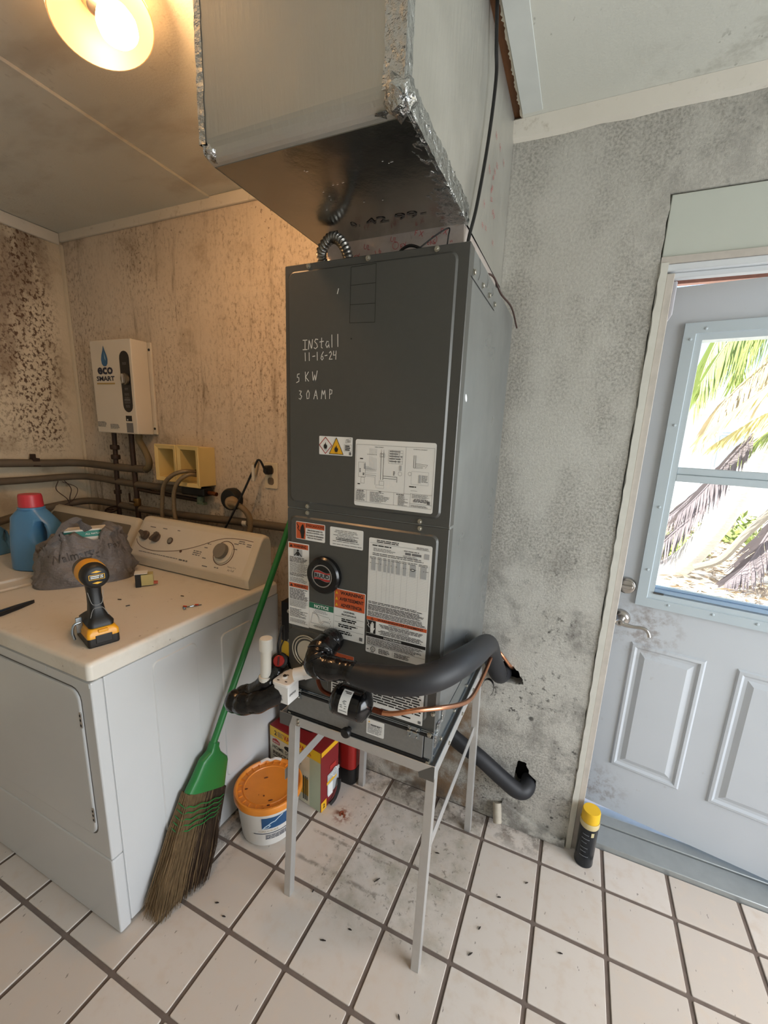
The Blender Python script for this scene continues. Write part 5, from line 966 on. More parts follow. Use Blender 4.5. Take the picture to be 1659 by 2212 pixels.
hz = .200; XA = (V(dl_(1, 0, 0)) - V(dl_(0, 0, 0))).normalized(); HO = V(dl_(0, 0, hz)); UP = (0, 0, 1)
b = MB(); b.lathe([(.0, -.046), (.024, -.046), (.031, -.040), (.0335, -.030), (.0335, -.012)], HO, XA, 30, sx=1.05, up=UP); rear = b.build('motor_cap', mDB, drl, sm=50)
b = MB(); b.lathe([(.034, -.0118), (.0355, -.006), (.0355, .024), (.034, .030)], HO, XA, 30, sx=1.05, up=UP); b.build('motor_housing', mDY, drl, sm=40)
b = MB(); b.lathe([(.033, .0302), (.033, .055), (.029, .070), (.020, .084), (.014, .088), (.012, .092)], HO, XA, 30, up=UP); b.build('nose_cone', M('tool_grey', '#3a3836', .4), drl, sm=40)
b = MB(); b.lathe([(.0095, .092), (.0105, .094), (.0105, .110), (.008, .112), (.004, .112)], HO, XA, 16, up=UP); b.build('chuck', M('chuck_black', '#222222', .3, .8), drl)
b = MB(); BFr = F(HO - XA * .0462, XA.cross(V((0, 0, 1))) * 1.0, (0, 0, 1)); 
BFr.n = -XA; BFr.u = V((0, 0, 1)).cross(BFr.n); b.m(5).stroke(BFr, [(-.018, -.006), (.018, -.006), (.018, .007), (-.018, .007), (-.018, -.006)], .0013, .0006); b.m(0).para(BFr, -.015, -.004, .015, .0055, 2, .5, .0006, .1, 'C')
b.m(5).poly([BFr(x, y, .0006) for x, y in ((-.012, .0145), (0, .012), (.012, .0145), (0, .0185))]); b.poly([BFr(x, y, .0006) for x, y in ((-.012, -.0155), (0, -.013), (.012, -.0155), (0, -.0195))]); b.build('print', PAL, rear, sm=0, fix=False)
b = MB(); b.box((.008, .0330, .03), (.014, .048, .075), dl_); b.tube([dl_(*p) for p in cat([(.010, .036, .06), (.010, .052, .056), (.010, .058, .036), (.010, .055, .012)], 5)], .004, 8); b.build('belt_clip', mSHINY, drl, bev=.001)
b = MB(); b.box((.030, -.008, .150), (.042, .008, .182), dl_); b.build('trigger', mDB, drl, bev=.003)
# relay, crimp connectors, knife
rel = thing('relay', 'small black and cream relay cube with red terminals on the dryer', 'relay', (-.915, -.46, .905), radians(52)); rl = loc_fr(rel)
b = MB(); b.box((-.030, -.022, 0), (-.012, .022, .052), rl); b.build('base', mDB, rel, sm=0, bev=.001); b = MB(); b.box((-.0115, -.020, .004), (.030, .020, .048), rl); b.build('cover', M('relay_cream', '#b9ac74', .35), rel, sm=0, bev=.002); b = MB(); b.box((-.032, -.022, .0521), (.012, .022, .0535), rl); b.build('paper_label', mLW, rel, sm=0)
b = MB()
for y in (-.012, .004): b.tube([rl(.028, y, .010), rl(.044, y, .008)], .004, 8)
b.build('terminal', M('crimp_red', '#b4573b', .4), rel)
crimps = [(-.606, -.532, .3), (-.590, -.518, 1.0), (-.600, -.545, -.4), (-.584, -.502, .6)]
for i, (x, y, a) in enumerate(crimps):
    red = i in (0, 3); lab = ('red crimp connector on the dryer, the one farther from the rear console', '', '', 'red crimp connector on the dryer, the one nearer the rear console')[i] if red else ('', 'silver ring terminal on the dryer, on the side toward the console', 'silver ring terminal on the dryer, on the side toward the front edge', '')[i]
    t = thing('crimp_connector', lab, 'connector', (x, y, .9052), a, 'loose crimp connectors on the dryer'); q = loc_fr(t)
    b = MB(); b.tube([q(-.010, 0, .0032), q(.002, 0, .0032)], .003, 8); b.build('sleeve', M('crimp_red2', '#b33d22', .4) if red else mSHINY, t)
    b = MB(); b.lathe([(.0045, 0), (.0045, .0012), (.002, .0012), (.002, 0)], q(.0075, 0, .002), (0, 0, 1), 12, cap=False); b.box((.001, -.002, .002), (.005, .002, .0035), q); b.build('lug', mSHINY, t)
kn = thing('folding_knife', 'closed black folding knife at the left end of the dryer top', 'knife', (-1.05, -.825, .9055), radians(101)); q = loc_fr(kn)
b = MB(); b.loft([[q(x, y * s_, z) for x, y in ((-.075, -.015), (-.03, -.018), (.02, -.013), (.066, -.004), (.076, 0), (.06, .005), (.02, .011), (-.04, .014), (-.075, .012))] for z, s_ in ((0, .9), (.002, 1), (.009, 1), (.011, .85))]); b.build('grip', M('knife_black', '#15171c', .35), kn, sm=40)
b = MB(); b.box((-.06, -.004, .0111), (.0, .003, .0125), q); b.build('clip', M('knife_blue', '#27405f', .4, .6), kn)
for i, (x, y, a) in enumerate(((-.855, -.599, .4), (-.78, -.62, 1.2), (-.70, -.47, .2))):
    b = MB(); b.tube([V((x - .006 * cos(a), y - .006 * sin(a), .9068)), V((x + .006 * cos(a), y + .006 * sin(a), .9068))], .0016, 6)
    tag(b.build('wire_clipping', mK), ('tiny dark wire clipping on the dryer midway between impact driver and relay', 'tiny dark wire clipping on the dryer, the one nearest the dryer front edge', 'tiny dark wire clipping on the dryer below the console, right of the relay')[i], 'clipping', 'wire clippings on the dryer top')
# ------------------------------------------------------------------ tankless heater and plumbing on the back wall
hea = thing('water_heater', 'white wall mounted tankless water heater with a black dial strip', 'water heater', (-1.55, -.0, 1.47))
mHW = M('heater_white', '#cdc6b8', .4, var=.04, vs=6)
b = MB(); b.box((-1.702, -.096, 1.470), (-1.402, -.012, 1.905)); hc = b.build('cover', mHW, hea, sm=0, bev=.004)
b = MB(); b.box((-1.706, -.0115, 1.472), (-1.382, -.001, 1.903)); bp_ = b.build('back_plate', mHW, hea, sm=0, bev=.002)
for z in (1.87, 1.50): b = MB(); b.lathe([(.006, 0), (.006, .003), (0, .004)], (-1.392, -.0115, z), (0, -1, 0), 10); b.build('screw', mK, bp_)
HF = F((0, -.0965, 0))
b = MB(); b.plate(HF, -1.487, 1.572, -1.420, 1.852, .0333, 0, .002, .001); sp_ = b.build('control_strip', M('strip_black', '#0b0a0b', .3), hea, sm=40)
b = MB(); b.lathe([(.027, .002), (.026, .010), (.022, .012), (0, .012)], HF(-1.453, 1.725), HF.n, 28); kn_ = b.build('dial', M('dial_bronze', '#6f6656', .35, .5), hea)
b = MB(); b.plate(HF, -1.4585, 1.702, -1.4475, 1.748, .005, .011, .022, .002); b.build('dial_grip', mNI, kn_)
b = MB(); b.m(2)
for z, w in ((1.795, .03), (1.680, .026), (1.655, .036), (1.638, .036), (1.618, .046), (1.60, .03)): b.para(HF, -1.453 - w / 2, z - .006, -1.453 + w / 2, z + .006, 3, .4, .0024, .1, 'C')
b.m(6).rect(HF, -1.474, 1.628, -1.432, 1.630, .0026); b.m(1).rect(HF, -1.478, 1.530, -1.434, 1.556, .0006); b.m(0).rect(HF, -1.47, 1.533, -1.462, 1.540, .0009); b.m(2).rect(HF, -1.478, 1.476, -1.430, 1.522, .0005)
b.m(2).para(HF, -1.695, 1.498, -1.625, 1.524, 5, .55, .0006, .2); b.para(HF, -1.600, 1.490, -1.530, 1.514, 5, .55, .0006, .2); b.build('print', PAL, hc, sm=0, fix=False)
b = MB(); b.text('eco', HF, -1.600, 1.7475, .034, 'C', .115, .035, .0006); b.text('SMART', HF, -1.602, 1.717, .023, 'C', .135, .03, .0006); b.build('lettering', M('logo_navy', '#1d2338', .5), hc, sm=0, fix=False)
b = MB(); b.rect(HF, -1.671, 1.702, -1.535, 1.709, .0006); b.build('tagline_bar', M('tag_gold', '#a88d52', .5), hc, sm=0, fix=False)
drop = [(0, .048)] + [(.0245 * sin(q) * (1 - .0), -.010 - .031 * cos(q) + .0) for q in [radians(a) for a in range(78, -1, -13)]]
dp = [(-1.598 + x, 1.830 + y) for x, y in [(0, .050), (.008, .028), (.019, .006), (.0245, -.014), (.021, -.033), (.011, -.043), (0, -.045), (-.011, -.043), (-.021, -.033), (-.0245, -.014), (-.019, .006), (-.008, .028)]]
b = MB(); b.poly([HF(x, y, .0007) for x, y in dp]); b.build('drop_logo', M('drop_blue', '#2b5f8a', .3, var=.5, vs=24), hc, sm=0, fix=False); b = MB(); b.poly([HF(-1.598 + x, 1.830 + y, .001) for x, y in ((.001, .02), (.009, -.005), (.010, -.02), (.004, -.01))]); b.build('drop_highlight', M('drop_light', '#9fb6bd', .3), hc, sm=0, fix=False)
mDP = M('old_dark_pipe', '#3a2a1f', .55, .4, .35, 30); mIP = M('pipe_sleeve', '#5f5446', .75, var=.2, vs=20, bump=.2, bs=60)
def pipe(name, label_, pts, r, m, cat_='pipe', n=5, extra=None, group=None):
    t = thing(name, label_, cat_, pts[0], 0, group); b = MB(); b.tube(cat(pts, n), r, 12); b.build('tube', m, t, sm=60)
    if extra: extra(t)
    return t
def ex(t):
    b = MB()
    for z in (1.395, 1.345): b.lathe([(.020, -.012), (.022, -.008), (.022, .008), (.020, .012)], (-1.657, -.05, z), (0, 0, 1), 12)
    b.lathe([(.018, -.01), (.018, .01)], (-1.668, -.05, 1.16), (0, 0, 1), 10); b.build('union_nut', mDP, t)
    b = MB(); b.lathe([(.030, 0), (.034, .004), (.034, .010), (.030, .014)], (-1.672, -.085, 1.062), (0, -.4, 1), 16, cap=False)
    for q in (0, pi / 2): b.tube([V((-1.672 + .03 * cos(q), -.085 + .03 * sin(q), 1.068)), V((-1.672 - .03 * cos(q), -.085 - .03 * sin(q), 1.068))], .004, 6)
    b.build('valve_wheel', mDP, t)
pipe('supply_pipe', 'dark corroded water pipe below the heater, the one on the left with a wheel valve', [(-1.652, -.05, 1.468), (-1.655, -.05, 1.40), (-1.660, -.05, 1.30), (-1.667, -.05, 1.17), (-1.672, -.05, 1.03)], .0115, mDP, extra=ex)
def ex(t):
    b = MB(); b.lathe([(.016, -.02), (.018, -.014), (.018, .014), (.016, .02)], (-1.518, -.05, 1.12), (0, 0, 1), 12); b.build('valve_body', M('old_brass', '#7c5c2e', .4, .8), t)
    b = MB(); b.box((-1.552, -.068, 1.118), (-1.512, -.062, 1.126)); b.box((-1.556, -.068, 1.118), (-1.549, -.062, 1.165)); b.build('valve_lever', mDP, t)
pipe('supply_pipe', 'dark water pipe below the heater, the one on the right with a lever valve', [(-1.520, -.05, 1.468), (-1.520, -.05, 1.35), (-1.518, -.05, 1.20), (-1.518, -.05, 1.02)], .0125, mDP, extra=ex)
def ex(t):
    b = MB(); b.tube(cat([(-1.462, -.05, 1.468), (-1.455, -.055, 1.44), (-1.415, -.058, 1.39), (-1.392, -.058, 1.345), (-1.402, -.055, 1.31), (-1.43, -.05, 1.298)], 6), .0155, 12); b.build('flexible_whip', M('whip_olive', '#6a5c40', .6), t, sm=60)
    b = MB(); b.box((-1.975, -.275, 1.288), (-1.962, -.255, 1.345)); b.box((-1.97, -.28, 1.285), (-1.940, -.25, 1.325)); b.build('pipe_clamp', M('old_dark_pipe'), t)
pipe('sleeved_pipe', 'grey sleeved pipe run round the corner, topmost of the wall pipes', [(-1.43, -.05, 1.297), (-1.60, -.05, 1.292), (-1.80, -.05, 1.294), (-1.90, -.065, 1.296), (-1.945, -.12, 1.298), (-1.955, -.22, 1.298), (-1.957, -.45, 1.306), (-1.957, -1.5, 1.33)], .0195, mIP, extra=ex)
pipe('sleeved_pipe', 'grey sleeved pipe run round the corner, second from the top, ending under the outlet boxes', [(-1.08, -.045, 1.222), (-1.33, -.045, 1.214), (-1.62, -.045, 1.214), (-1.82, -.05, 1.222), (-1.915, -.075, 1.224), (-1.952, -.16, 1.222), (-1.957, -.42, 1.217), (-1.957, -1.5, 1.22)], .0175, mIP)
pipe('sleeved_pipe', 'grey sleeved pipe run low behind the machines along the whole back wall', [(-.40, -.04, 1.108), (-.80, -.04, 1.100), (-1.10, -.04, 1.088), (-1.48, -.04, 1.083), (-1.80, -.045, 1.090), (-1.91, -.07, 1.088), (-1.950, -.14, 1.078), (-1.957, -.30, 1.058), (-1.957, -.6, 1.0), (-1.957, -1.2, .96)], .0185, mIP)
def ex(t):
    b = MB(); b.lathe([(.014, -.016), (.017, -.01), (.017, .01), (.014, .016)], (-1.06, -.05, 1.18), (0, 0, 1), 10); b.box((-1.075, -.062, 1.158), (-1.03, -.04, 1.17)); b.build('green_valve', M('verdigris', '#5f6f5c', .6), t)
pipe('copper_pipe', 'thin dark copper pipe under the outlet boxes with a green valve', [(-1.51, -.045, 1.188), (-1.30, -.045, 1.181), (-1.075, -.045, 1.174)], .010, mDP, extra=ex)
pipe('copper_pipe', 'short copper pipe stub between outlet boxes and dryer outlet', [(-1.075, -.045, 1.222), (-1.02, -.045, 1.218), (-.962, -.045, 1.214)], .0095, M('dull_copper', '#7a4a30', .45, .8))
b = MB()
for dx, s_ in ((0, 1), (.03, -1)): b.tube(cat([(-1.935, -.155 - dx, 1.205), (-1.93, -.15 - dx + .02 * s_, 1.16), (-1.935, -.14 - dx * .3, 1.10), (-1.93, -.125 - dx * .6, 1.03)], 6), .0022, 6)
b.tube(cat([(-1.935, -.165, 1.20), (-1.93, -.10, 1.16), (-1.93, -.125, 1.10), (-1.935, -.17, 1.075)], 6), .0018, 6)
tag(b.build('loose_wire', M('brown_wire')), 'loose thin brown wires dangling in the corner above the washer', 'wire')
mCR = M('box_cream', '#d6c083', .45, var=.06)
obx = thing('outlet_box', 'pair of cream plastic washer outlet boxes joined side by side on the wall', 'outlet box', (-1.147, -.05, 1.25))
def obox(x0, x1, z0, z1):
    b = MB(); fr = F((0, -.10, 0)); ww = .020
    L = lambda i, d: [fr(x, y, d) for x, y in MB.rr(x0 + i, z0 + i, x1 - i, z1 - i, .004, 2)]
    b.loft([L(.006, -.098), L(.006, -.006), L(0, -.006), L(0, 0), L(.003, .003), L(ww, -.002), L(ww + .003, -.085)], True, True); return b.build('box_shell', mCR, obx, sm=30)
o1 = obox(-1.289, -1.146, 1.258, 1.432); o2 = obox(-1.141, -1.003, 1.242, 1.434)
for x in (-1.068, -1.050):
    b = MB(); b.lathe([(.011, 0), (.012, .004), (.012, .022), (.009, .026)], (x, -.040, 1.312 - (x + 1.068)), (0, -1, 0), 10); b.build('hose_tap', M('old_brass'), o2)
b = MB(); b.box((-1.16, -.075, 1.200), (-1.01, -.018, 1.240)); b.build('black_block', M('black_plastic'), obx, sm=0, bev=.006)
mHOSE = M('braided_hose', '#8a7a62', .45, .5, .25, 120)
for lab, pts in (('braided hose from the outlet boxes down behind the dryer, the left one', [(-1.068, -.068, 1.312), (-1.085, -.11, 1.316), (-1.13, -.135, 1.298), (-1.185, -.14, 1.25), (-1.215, -.135, 1.17), (-1.228, -.13, 1.06), (-1.23, -.11, .95)]), ('braided hose from the outlet boxes down behind the dryer, the right one', [(-1.050, -.068, 1.298), (-1.062, -.11, 1.302), (-1.095, -.135, 1.272), (-1.125, -.14, 1.215), (-1.138, -.135, 1.13), (-1.132, -.13, 1.05), (-1.13, -.11, .95)])):
    pipe('water_hose', lab, pts, .0095, mHOSE, 'hose', 7)
dpl = thing('dryer_plug', 'big black round dryer outlet with a tan cord plugged in', 'plug', (-.89, -.04, 1.195))
b = MB(); b.lathe([(.052, 0), (.052, .03), (.046, .040), (0, .042)], (-.895, -.002, 1.196), (0, -1, 0), 24); b.build('outlet_body', M('black_plastic'), dpl, sm=40)
b = MB(); b.lathe([(.026, .0), (.030, .006), (.030, .026), (.024, .034), (.014, .038)], (-.868, -.035, 1.186), (.25, -1, -.05), 18); b.build('plug_head', M('plug_tan', '#8d7a5f', .5), dpl, sm=40)
b = MB(); b.tube(cat([(-.858, -.070, 1.184), (-.825, -.078, 1.186), (-.79, -.07, 1.176), (-.762, -.06, 1.145), (-.752, -.055, 1.10), (-.762, -.06, 1.05), (-.79, -.08, .98)], 6), .0135, 10); b.build('cord', M('cord_tan', '#7c6a50', .55), dpl, sm=60)
b = MB(); b.lathe([(.016, -.012), (.016, .012)], (-.79, -.045, 1.098), (1, 0, .05), 12); tag(b.build('pipe_strap', mPVC), 'white strap holding the low pipe behind the dryer cord', 'strap')
out = thing('wall_outlet', 'cream double wall outlet on the back wall beside the air handler', 'outlet', (-.673, -.003, 1.32))
OF = F((0, -.001, 0)); b = MB(); b.plate(OF, -.709, 1.264, -.638, 1.379, .006, 0, .006, .003); pt = b.build('cover_plate', M('plate_cream', '#d3c6ab', .4), out, sm=40)
for z in (1.346, 1.298):
    b = MB(); b.plate(OF, -.690, z - .0165, -.657, z + .0165, .012, .005, .008, .001); r_ = b.build('receptacle', M('receptacle_brown', '#6b5c4a', .45), pt)
b = MB(); b.lathe([(.003, .006), (.003, .0075), (0, .0075)], OF(-.6735, 1.3215), OF.n, 8); b.build('screw', mSCREW, pt)
crd = thing('power_cord', 'black plug and cord hanging from the upper socket of the wall outlet', 'cord', (-.68, -.03, 1.35))
b = MB(); b.loft([[V((-.675 + x, -.010 - d, 1.348 + z)) for x, z in MB.rr(-.014 * s_, -.020 * s_, .014 * s_, .020 * s_, .006, 3)] for d, s_ in ((0, 1), (.02, 1), (.034, .6))]); b.build('plug_head', M('black_plastic'), crd, sm=40)
b = MB(); b.tube(cat([(-.676, -.045, 1.355), (-.680, -.060, 1.385), (-.692, -.064, 1.392), (-.705, -.066, 1.372), (-.725, -.07, 1.33), (-.775, -.085, 1.225), (-.83, -.10, 1.12), (-.875, -.12, 1.03)], 6), .0048, 8); b.build('cable', mWIRE, crd, sm=60)
b = MB(); b.box((-.722, -.0745, 1.30), (-.708, -.0655, 1.37)); b.build('tag', M('tag_white', '#c9c5ba', .5), crd, sm=0, bev=.002)
b = MB(); b.loft([[V((-.79 + x, -.012, 1.305 + z)) for x, z in ((0, 0), (.035, .015), (.05, .075), (.02, .07))], [V((-.79 + x, -.004, 1.305 + z)) for x, z in ((0, 0), (.035, .015), (.05, .075), (.02, .07))]]); tag(b.build('wall_tag', M('wall_tag_beige', '#b3a184', .5)), 'small beige tag stuck on the wall left of the outlet', 'tag')

# ------------------------------------------------------------------ broom
brm = thing('broom', 'green handled straw broom leaning between the dryer and the air handler', 'broom', (-.46, -.74, 0))
mGRN = M('broom_green', '#1f7034', .35, var=.06); 
b = MB(); b.tube([V((-.474, -.575, .418)), V((-.47, -.40, .72)), V((-.462, -.20, 1.066)), V((-.455, -.026, 1.385))], .0118, 14); b.lathe([(.0125, 0), (.0125, .012), (.008, .02), (0, .022)], (-.455, -.028, 1.380), (0, .48, .876), 14); b.build('handle', mGRN, brm, sm=60)
def brow(cy, cz, hw, tx, xc=-.474, e=.6, n=24): return [V((xc + tx * math.copysign(abs(sin(q)) ** e, sin(q)), cy + .864 * hw * math.copysign(abs(cos(q)) ** e, cos(q)), cz - .503 * hw * math.copysign(abs(cos(q)) ** e, cos(q)))) for q in [2 * pi * k / n for k in range(n)]]
b = MB(); b.loft([brow(-.560, .435, .016, .0145), brow(-.565, .424, .017, .016), brow(-.566, .404, .024, .018), brow(-.567, .378, .060, .020), brow(-.570, .366, .066, .021), brow(-.590, .325, .076, .023), brow(-.610, .284, .090, .022), brow(-.6095, .285, .086, .019)]); fe = b.build('ferrule', mGRN, brm, sm=45)
b = MB(); b.loft([brow(-.590, .325, .060, .0228), brow(-.604, .297, .080, .0235)], False, False); 
mSTR = NT('straw'); _o = mSTR.obj(); mSTR.col(mSTR.mix(mSTR.noise(_o, 60, 3), lin('#57432b'), lin('#86704f'))); mSTR.set(Roughness=.8); mSTR = mSTR.m
mSTD = M('dark_straw', '#3b2b1c', .85, var=.4, vs=40)  # darker straw, for most of the right half and the core
T0, T1 = V((0, -.688, .332)), V((0, -.535, .238)); F0, F1 = V((0, -.852, .012)), V((0, -.685, .006))
rs = random.Random(3); lite = MB(); dark = MB()
def straw(u, sx, ln=1., jit=.004):
    a = T0.lerp(T1, u); u2 = u + rs.gauss(0, .02); c = F0.lerp(F1, min(1.05, max(-.04, u2))); bow = .026 * (1 - 2 * abs(u - .5)) 
    xa = -.474 + sx * .018; xm = -.470 + sx * .026; xb = -.462 + sx * (.036 + .012 * u) + .018 * u
    P = [a, a.lerp(c, .33) + V((0, (u - .5) * .0, 0)), a.lerp(c, .7), a.lerp(c, ln)]
    if u > .6: P[2] += V((0, .022 * (u - .6) / .4, 0)); P[1] += V((0, .012 * (u - .6) / .4, 0))
    X = [xa, xm, (xm + xb) / 2, xb]; pts = [V((X[i], P[i].y + rs.gauss(0, jit * (i > 0)), max(.0015, P[i].z + rs.gauss(0, jit * (i > 0))))) for i in range(4)]
    return pts
for i in range(1900):
    u = rs.random(); sx = rs.uniform(-1, 1); (dark if u > .52 + rs.gauss(0, .08) and rs.random() < .85 else lite).tube(straw(u, sx, rs.uniform(.9, 1.03)), [.0014, .0013, .0011, .0006], 3, False)
o = lite.build('bristles', mSTR, brm, fix=False); o['kind'] = 'stuff'; o = dark.build('bristles_dark', mSTD, brm, fix=False); o['kind'] = 'stuff'
b = MB(); core = lambda t, hw, tx: [V((-.474 + .010 * t + tx * sin(q), (T0.lerp(F0, t).y + T1.lerp(F1, t).y) / 2 + (T1.lerp(F1, t).y - T0.lerp(F0, t).y) / 2 * cos(q) * hw, max(.002, (T0.lerp(F0, t).z + T1.lerp(F1, t).z) / 2 + (T1.lerp(F1, t).z - T0.lerp(F0, t).z) / 2 * cos(q) * hw))) for q in [2 * pi * k / 20 for k in range(20)]]
b.loft([core(0, .97, .017), core(.3, .95, .022), core(.7, .9, .026), core(.93, .8, .02)]); b.build('bristle_core', mSTD, brm, sm=60)
for i, t in enumerate((.10, .15, .205, .255, .305)):
    b = MB(); a, c = T0.lerp(F0, t), T1.lerp(F1, t); P = []
    for k in range(49):
        q = 2 * pi * k / 48; m_ = (a + c) / 2; h = (c - a) / 2 * 1.02; p = m_ + h * cos(q) + (c - a).cross(V((1, 0, 0))).normalized() * .0025 * sin(q * 9); p.x = -.473 + .010 * t + .029 * math.copysign(abs(sin(q)) ** .35, sin(q)); p += V((0, .008 * (t) * (cos(q) > .3), 0)); P.append(p)
    b.tube(P, .0019, 5, False); b.build('stitching', mGRN, brm)

# ------------------------------------------------------------------ bucket, spray can, lamp-lit odds and ends on the floor
bkt = thing('bucket', 'white plastic bucket with an orange lid between broom and stand leg', 'bucket', (-.365, -.414, .0)); Q = loc_fr(bkt)
b = MB(); b.lathe([(0, .0005), (.098, .0005), (.102, .004), (.117, .148), (.122, .150), (.1225, .158), (.118, .160), (.118, .168)], Q(0, 0, 0), (0, 0, 1), 48); bb = b.build('tub', M('bucket_white', '#cfccc6', .38, var=.03), bkt, sm=40)
mLID = M('lid_orange', '#d9852c', .4, var=.1, vs=30, bump=.1, bs=40)
b = MB(); b.lathe([(.1235, .161), (.128, .163), (.1285, .180), (.125, .187), (.120, .188), (.116, .184), (.113, .178), (.095, .1775), (.0935, .180), (.090, .180), (.0885, .1775), (0, .1775)], Q(0, 0, 0), (0, 0, 1), 56, cap=False); ld = b.build('lid', mLID, bkt, sm=35)
b = MB()
for k in range(24): q = 2 * pi * k / 24; b.box((-.0015, .099, .1775), (.0015, .112, .182), lambda x, y, z: Q(x * cos(q) - y * sin(q), x * sin(q) + y * cos(q), z))
b.build('lid_rib', mLID, ld, sm=0)
b = MB()
for x, y, a in ((-.03, .02, .4), (.02, -.05, 1.5), (.055, -.055, 0.3), (.0, -.055, 2), (-.06, -.055, 1), (.062, -.075, 1)): b.lathe([(.004, 0), (.003, .002), (0, .0025)], Q(x, y, .1778), (0, 0, 1), 7, sx=1.8 * cos(a) + .6, sy=.8)
b.build('dirt_crumb', M('dirt_brown', '#5a2e10', .9), ld)
b = MB(); b.tube([Q(*p) for p in cat([(-.098, .068, .186), (-.080, .082, .195), (-.066, .090, .190), (-.05, .100, .197), (-.03, .112, .190)], 5)], .0055, 6); b.lathe([(.010, 0), (.012, .004), (.010, .010), (0, .011)], Q(-.108, -.052, .145), (-.9, -.43, 0), 12); b.build('bail_lug', M('bucket_white'), bkt)
cylf = lambda u, v, d: Q((.1025 + v * .098 + d) * sin(.95 + u / .11), -(.1025 + v * .098 + d) * cos(.95 + u / .11), v)
class CyF:
    def __call__(s, u, v, d=0): return cylf(u, v, d + .0006)
cf = CyF(); b = MB()
def cyrect(b, u0, v0, u1, v1, d=.0):
    n = max(1, int((u1 - u0) / .008))
    for i in range(n):
        for j in range(3): a0, a1 = u0 + (u1 - u0) * i / n, u0 + (u1 - u0) * (i + 1) / n; c0, c1 = v0 + (v1 - v0) * j / 3, v0 + (v1 - v0) * (j + 1) / 3; b.poly([cf(a0, c0, d), cf(a1, c0, d), cf(a1, c1, d), cf(a0, c1, d)])
b.m(0); cyrect(b, -.052, .088, .055, .140); lb = None
b.m(1); b.stroke(cf, [(-.050, .088), (-.040, .100), (-.028, .108), (-.018, .116), (-.006, .119), (.006, .130), (.02, .138)], .004, .0006); b.stroke(cf, [(-.045, .092), (-.03, .094), (-.022, .102), (-.03, .106), (-.04, .099)], .003, .0006)
b.m(2); b.text('CALCIUM', None, -.065, .073, .008, 'L', .07, .0, fn=cf); b.m(3); cyrect(b, -.085, .063, .06, .066); b.para(cf, -.04, .035, .05, .058, 5, .5, .0, .2)
b.build('print', [M('bucket_blue', '#1f4d78', .4), M('bucket_pale', '#b9cfdc', .4), M('bucket_tan', '#b7a88a', .5), M('bucket_ink', '#2a3248', .5)], bb, sm=0, fix=False)
can = thing('spray_can', 'dark spray can with a yellow cap standing beside the door sill', 'spray can', (.784, -.030, 0)); Q2 = loc_fr(can)
b = MB(); b.lathe([(0, .003), (.028, .0005), (.0325, .003), (.0325, .012), (.0318, .016), (.0318, .160), (.0325, .164), (.0315, .170), (.024, .182), (0, .184)], Q2(0, 0, 0), (0, 0, 1), 32); cb = b.build('can_body', M('can_black', '#22262b', .22, .4), can, sm=40)
b = MB(); b.lathe([(.0285, .172), (.031, .176), (.0312, .190), (.0305, .226), (.0285, .231), (0, .232)], Q2(0, 0, 0), (0, 0, 1), 32); b.build('cap', M('cap_yellow', '#e2b422', .4), can, sm=40)
b = MB(); b.lathe([(.0318, .166), (.0335, .172), (.0335, .186), (.0322, .190)], Q2(0, 0, 0), (0, 0, 1), 32, cap=False); b.build('cap_skirt', M('clear_skirt', '#c9b98a', .2), can, sm=40)
cc = lambda u, v, d: Q2((.0322 + d) * sin(u / .032 - .25), -(.0322 + d) * cos(u / .032 - .25), v)
b = MB(); b.m(0)
for z, u0, w in ((.142, -.012, .022), (.124, -.014, .028), (.108, -.012, .018), (.086, -.014, .026), (.07, -.012, .02), (.05, -.012, .03)):
    for k in range(6): b.poly([cc(u0 + w * k / 6, z, .0004), cc(u0 + w * (k + .8) / 6, z, .0004), cc(u0 + w * (k + .8) / 6, z + .004, .0004), cc(u0 + w * k / 6, z + .004, .0004)])
b.m(1); b.poly([cc(.016 + .010 * k / 3, .14, .0004) for k in range(4)] + [cc(.026 - .010 * k / 3, .158, .0004) for k in range(4)]); b.build('print', [M('can_grey', '#6d7277', .4), M('can_gold', '#bdb28a', .4)], cb, sm=0, fix=False)
# crumbs and dead leaves on the tiles
mDEB = M('debris_dark', '#231a13', .8)
CR = ['dark crumb on the tile just in front of the stand, between its two front legs', 'long dark crumb on the floor in the middle under the stand', 'dark crumb on the tile right of the rear stand leg, nearer the wall', 'dark crumb on the tile right of the stand, level with its middle', 'dark crumb on the tile below the spray can', 'dark crumb on the tile between wall stub and spray can', 'dark crumb on the tile right at the front right stand leg foot', 'long pale brown crumb on the front right tiles, farthest from the wall', 'dark crumb beside the broom bristles, the one nearer the broom', 'dark crumb beside the broom bristles, the one farther from the broom', 'dark crumb under the stand near its right rear leg', 'dark crumb on the tile right of the front right stand leg, halfway to the wall', 'small dark crumb under the front edge of the stand', 'small dark crumb just right of the front left stand leg']
for i, (x, y, a, L_) in enumerate(((.05, -.66, .3, .009), (.12, -.43, 1.0, .012), (.52, -.30, .4, .006), (.48, -.42, 1.2, .006), (.72, -.38, .2, .007), (.60, -.21, .7, .006), (.33, -.72, 2.2, .006), (.70, -.63, 1.2, .008), (-.32, -.72, .5, .006), (-.27, -.74, .2, .006), (.28, -.245, .2, .008), (.47, -.50, .9, .008), (.11, -.60, .1, .006), (-.06, -.555, 1.7, .005))):
    b = MB(); dx, dy = cos(a) * L_, sin(a) * L_; b.tube([V((x - dx, y - dy, .0025)), V((x, y, .0032)), V((x + dx, y + dy, .0025))], [.0012, .0024, .001], 6)
    tag(b.build('floor_crumb', mDEB), CR[i], 'crumb', 'crumbs on the floor tiles')
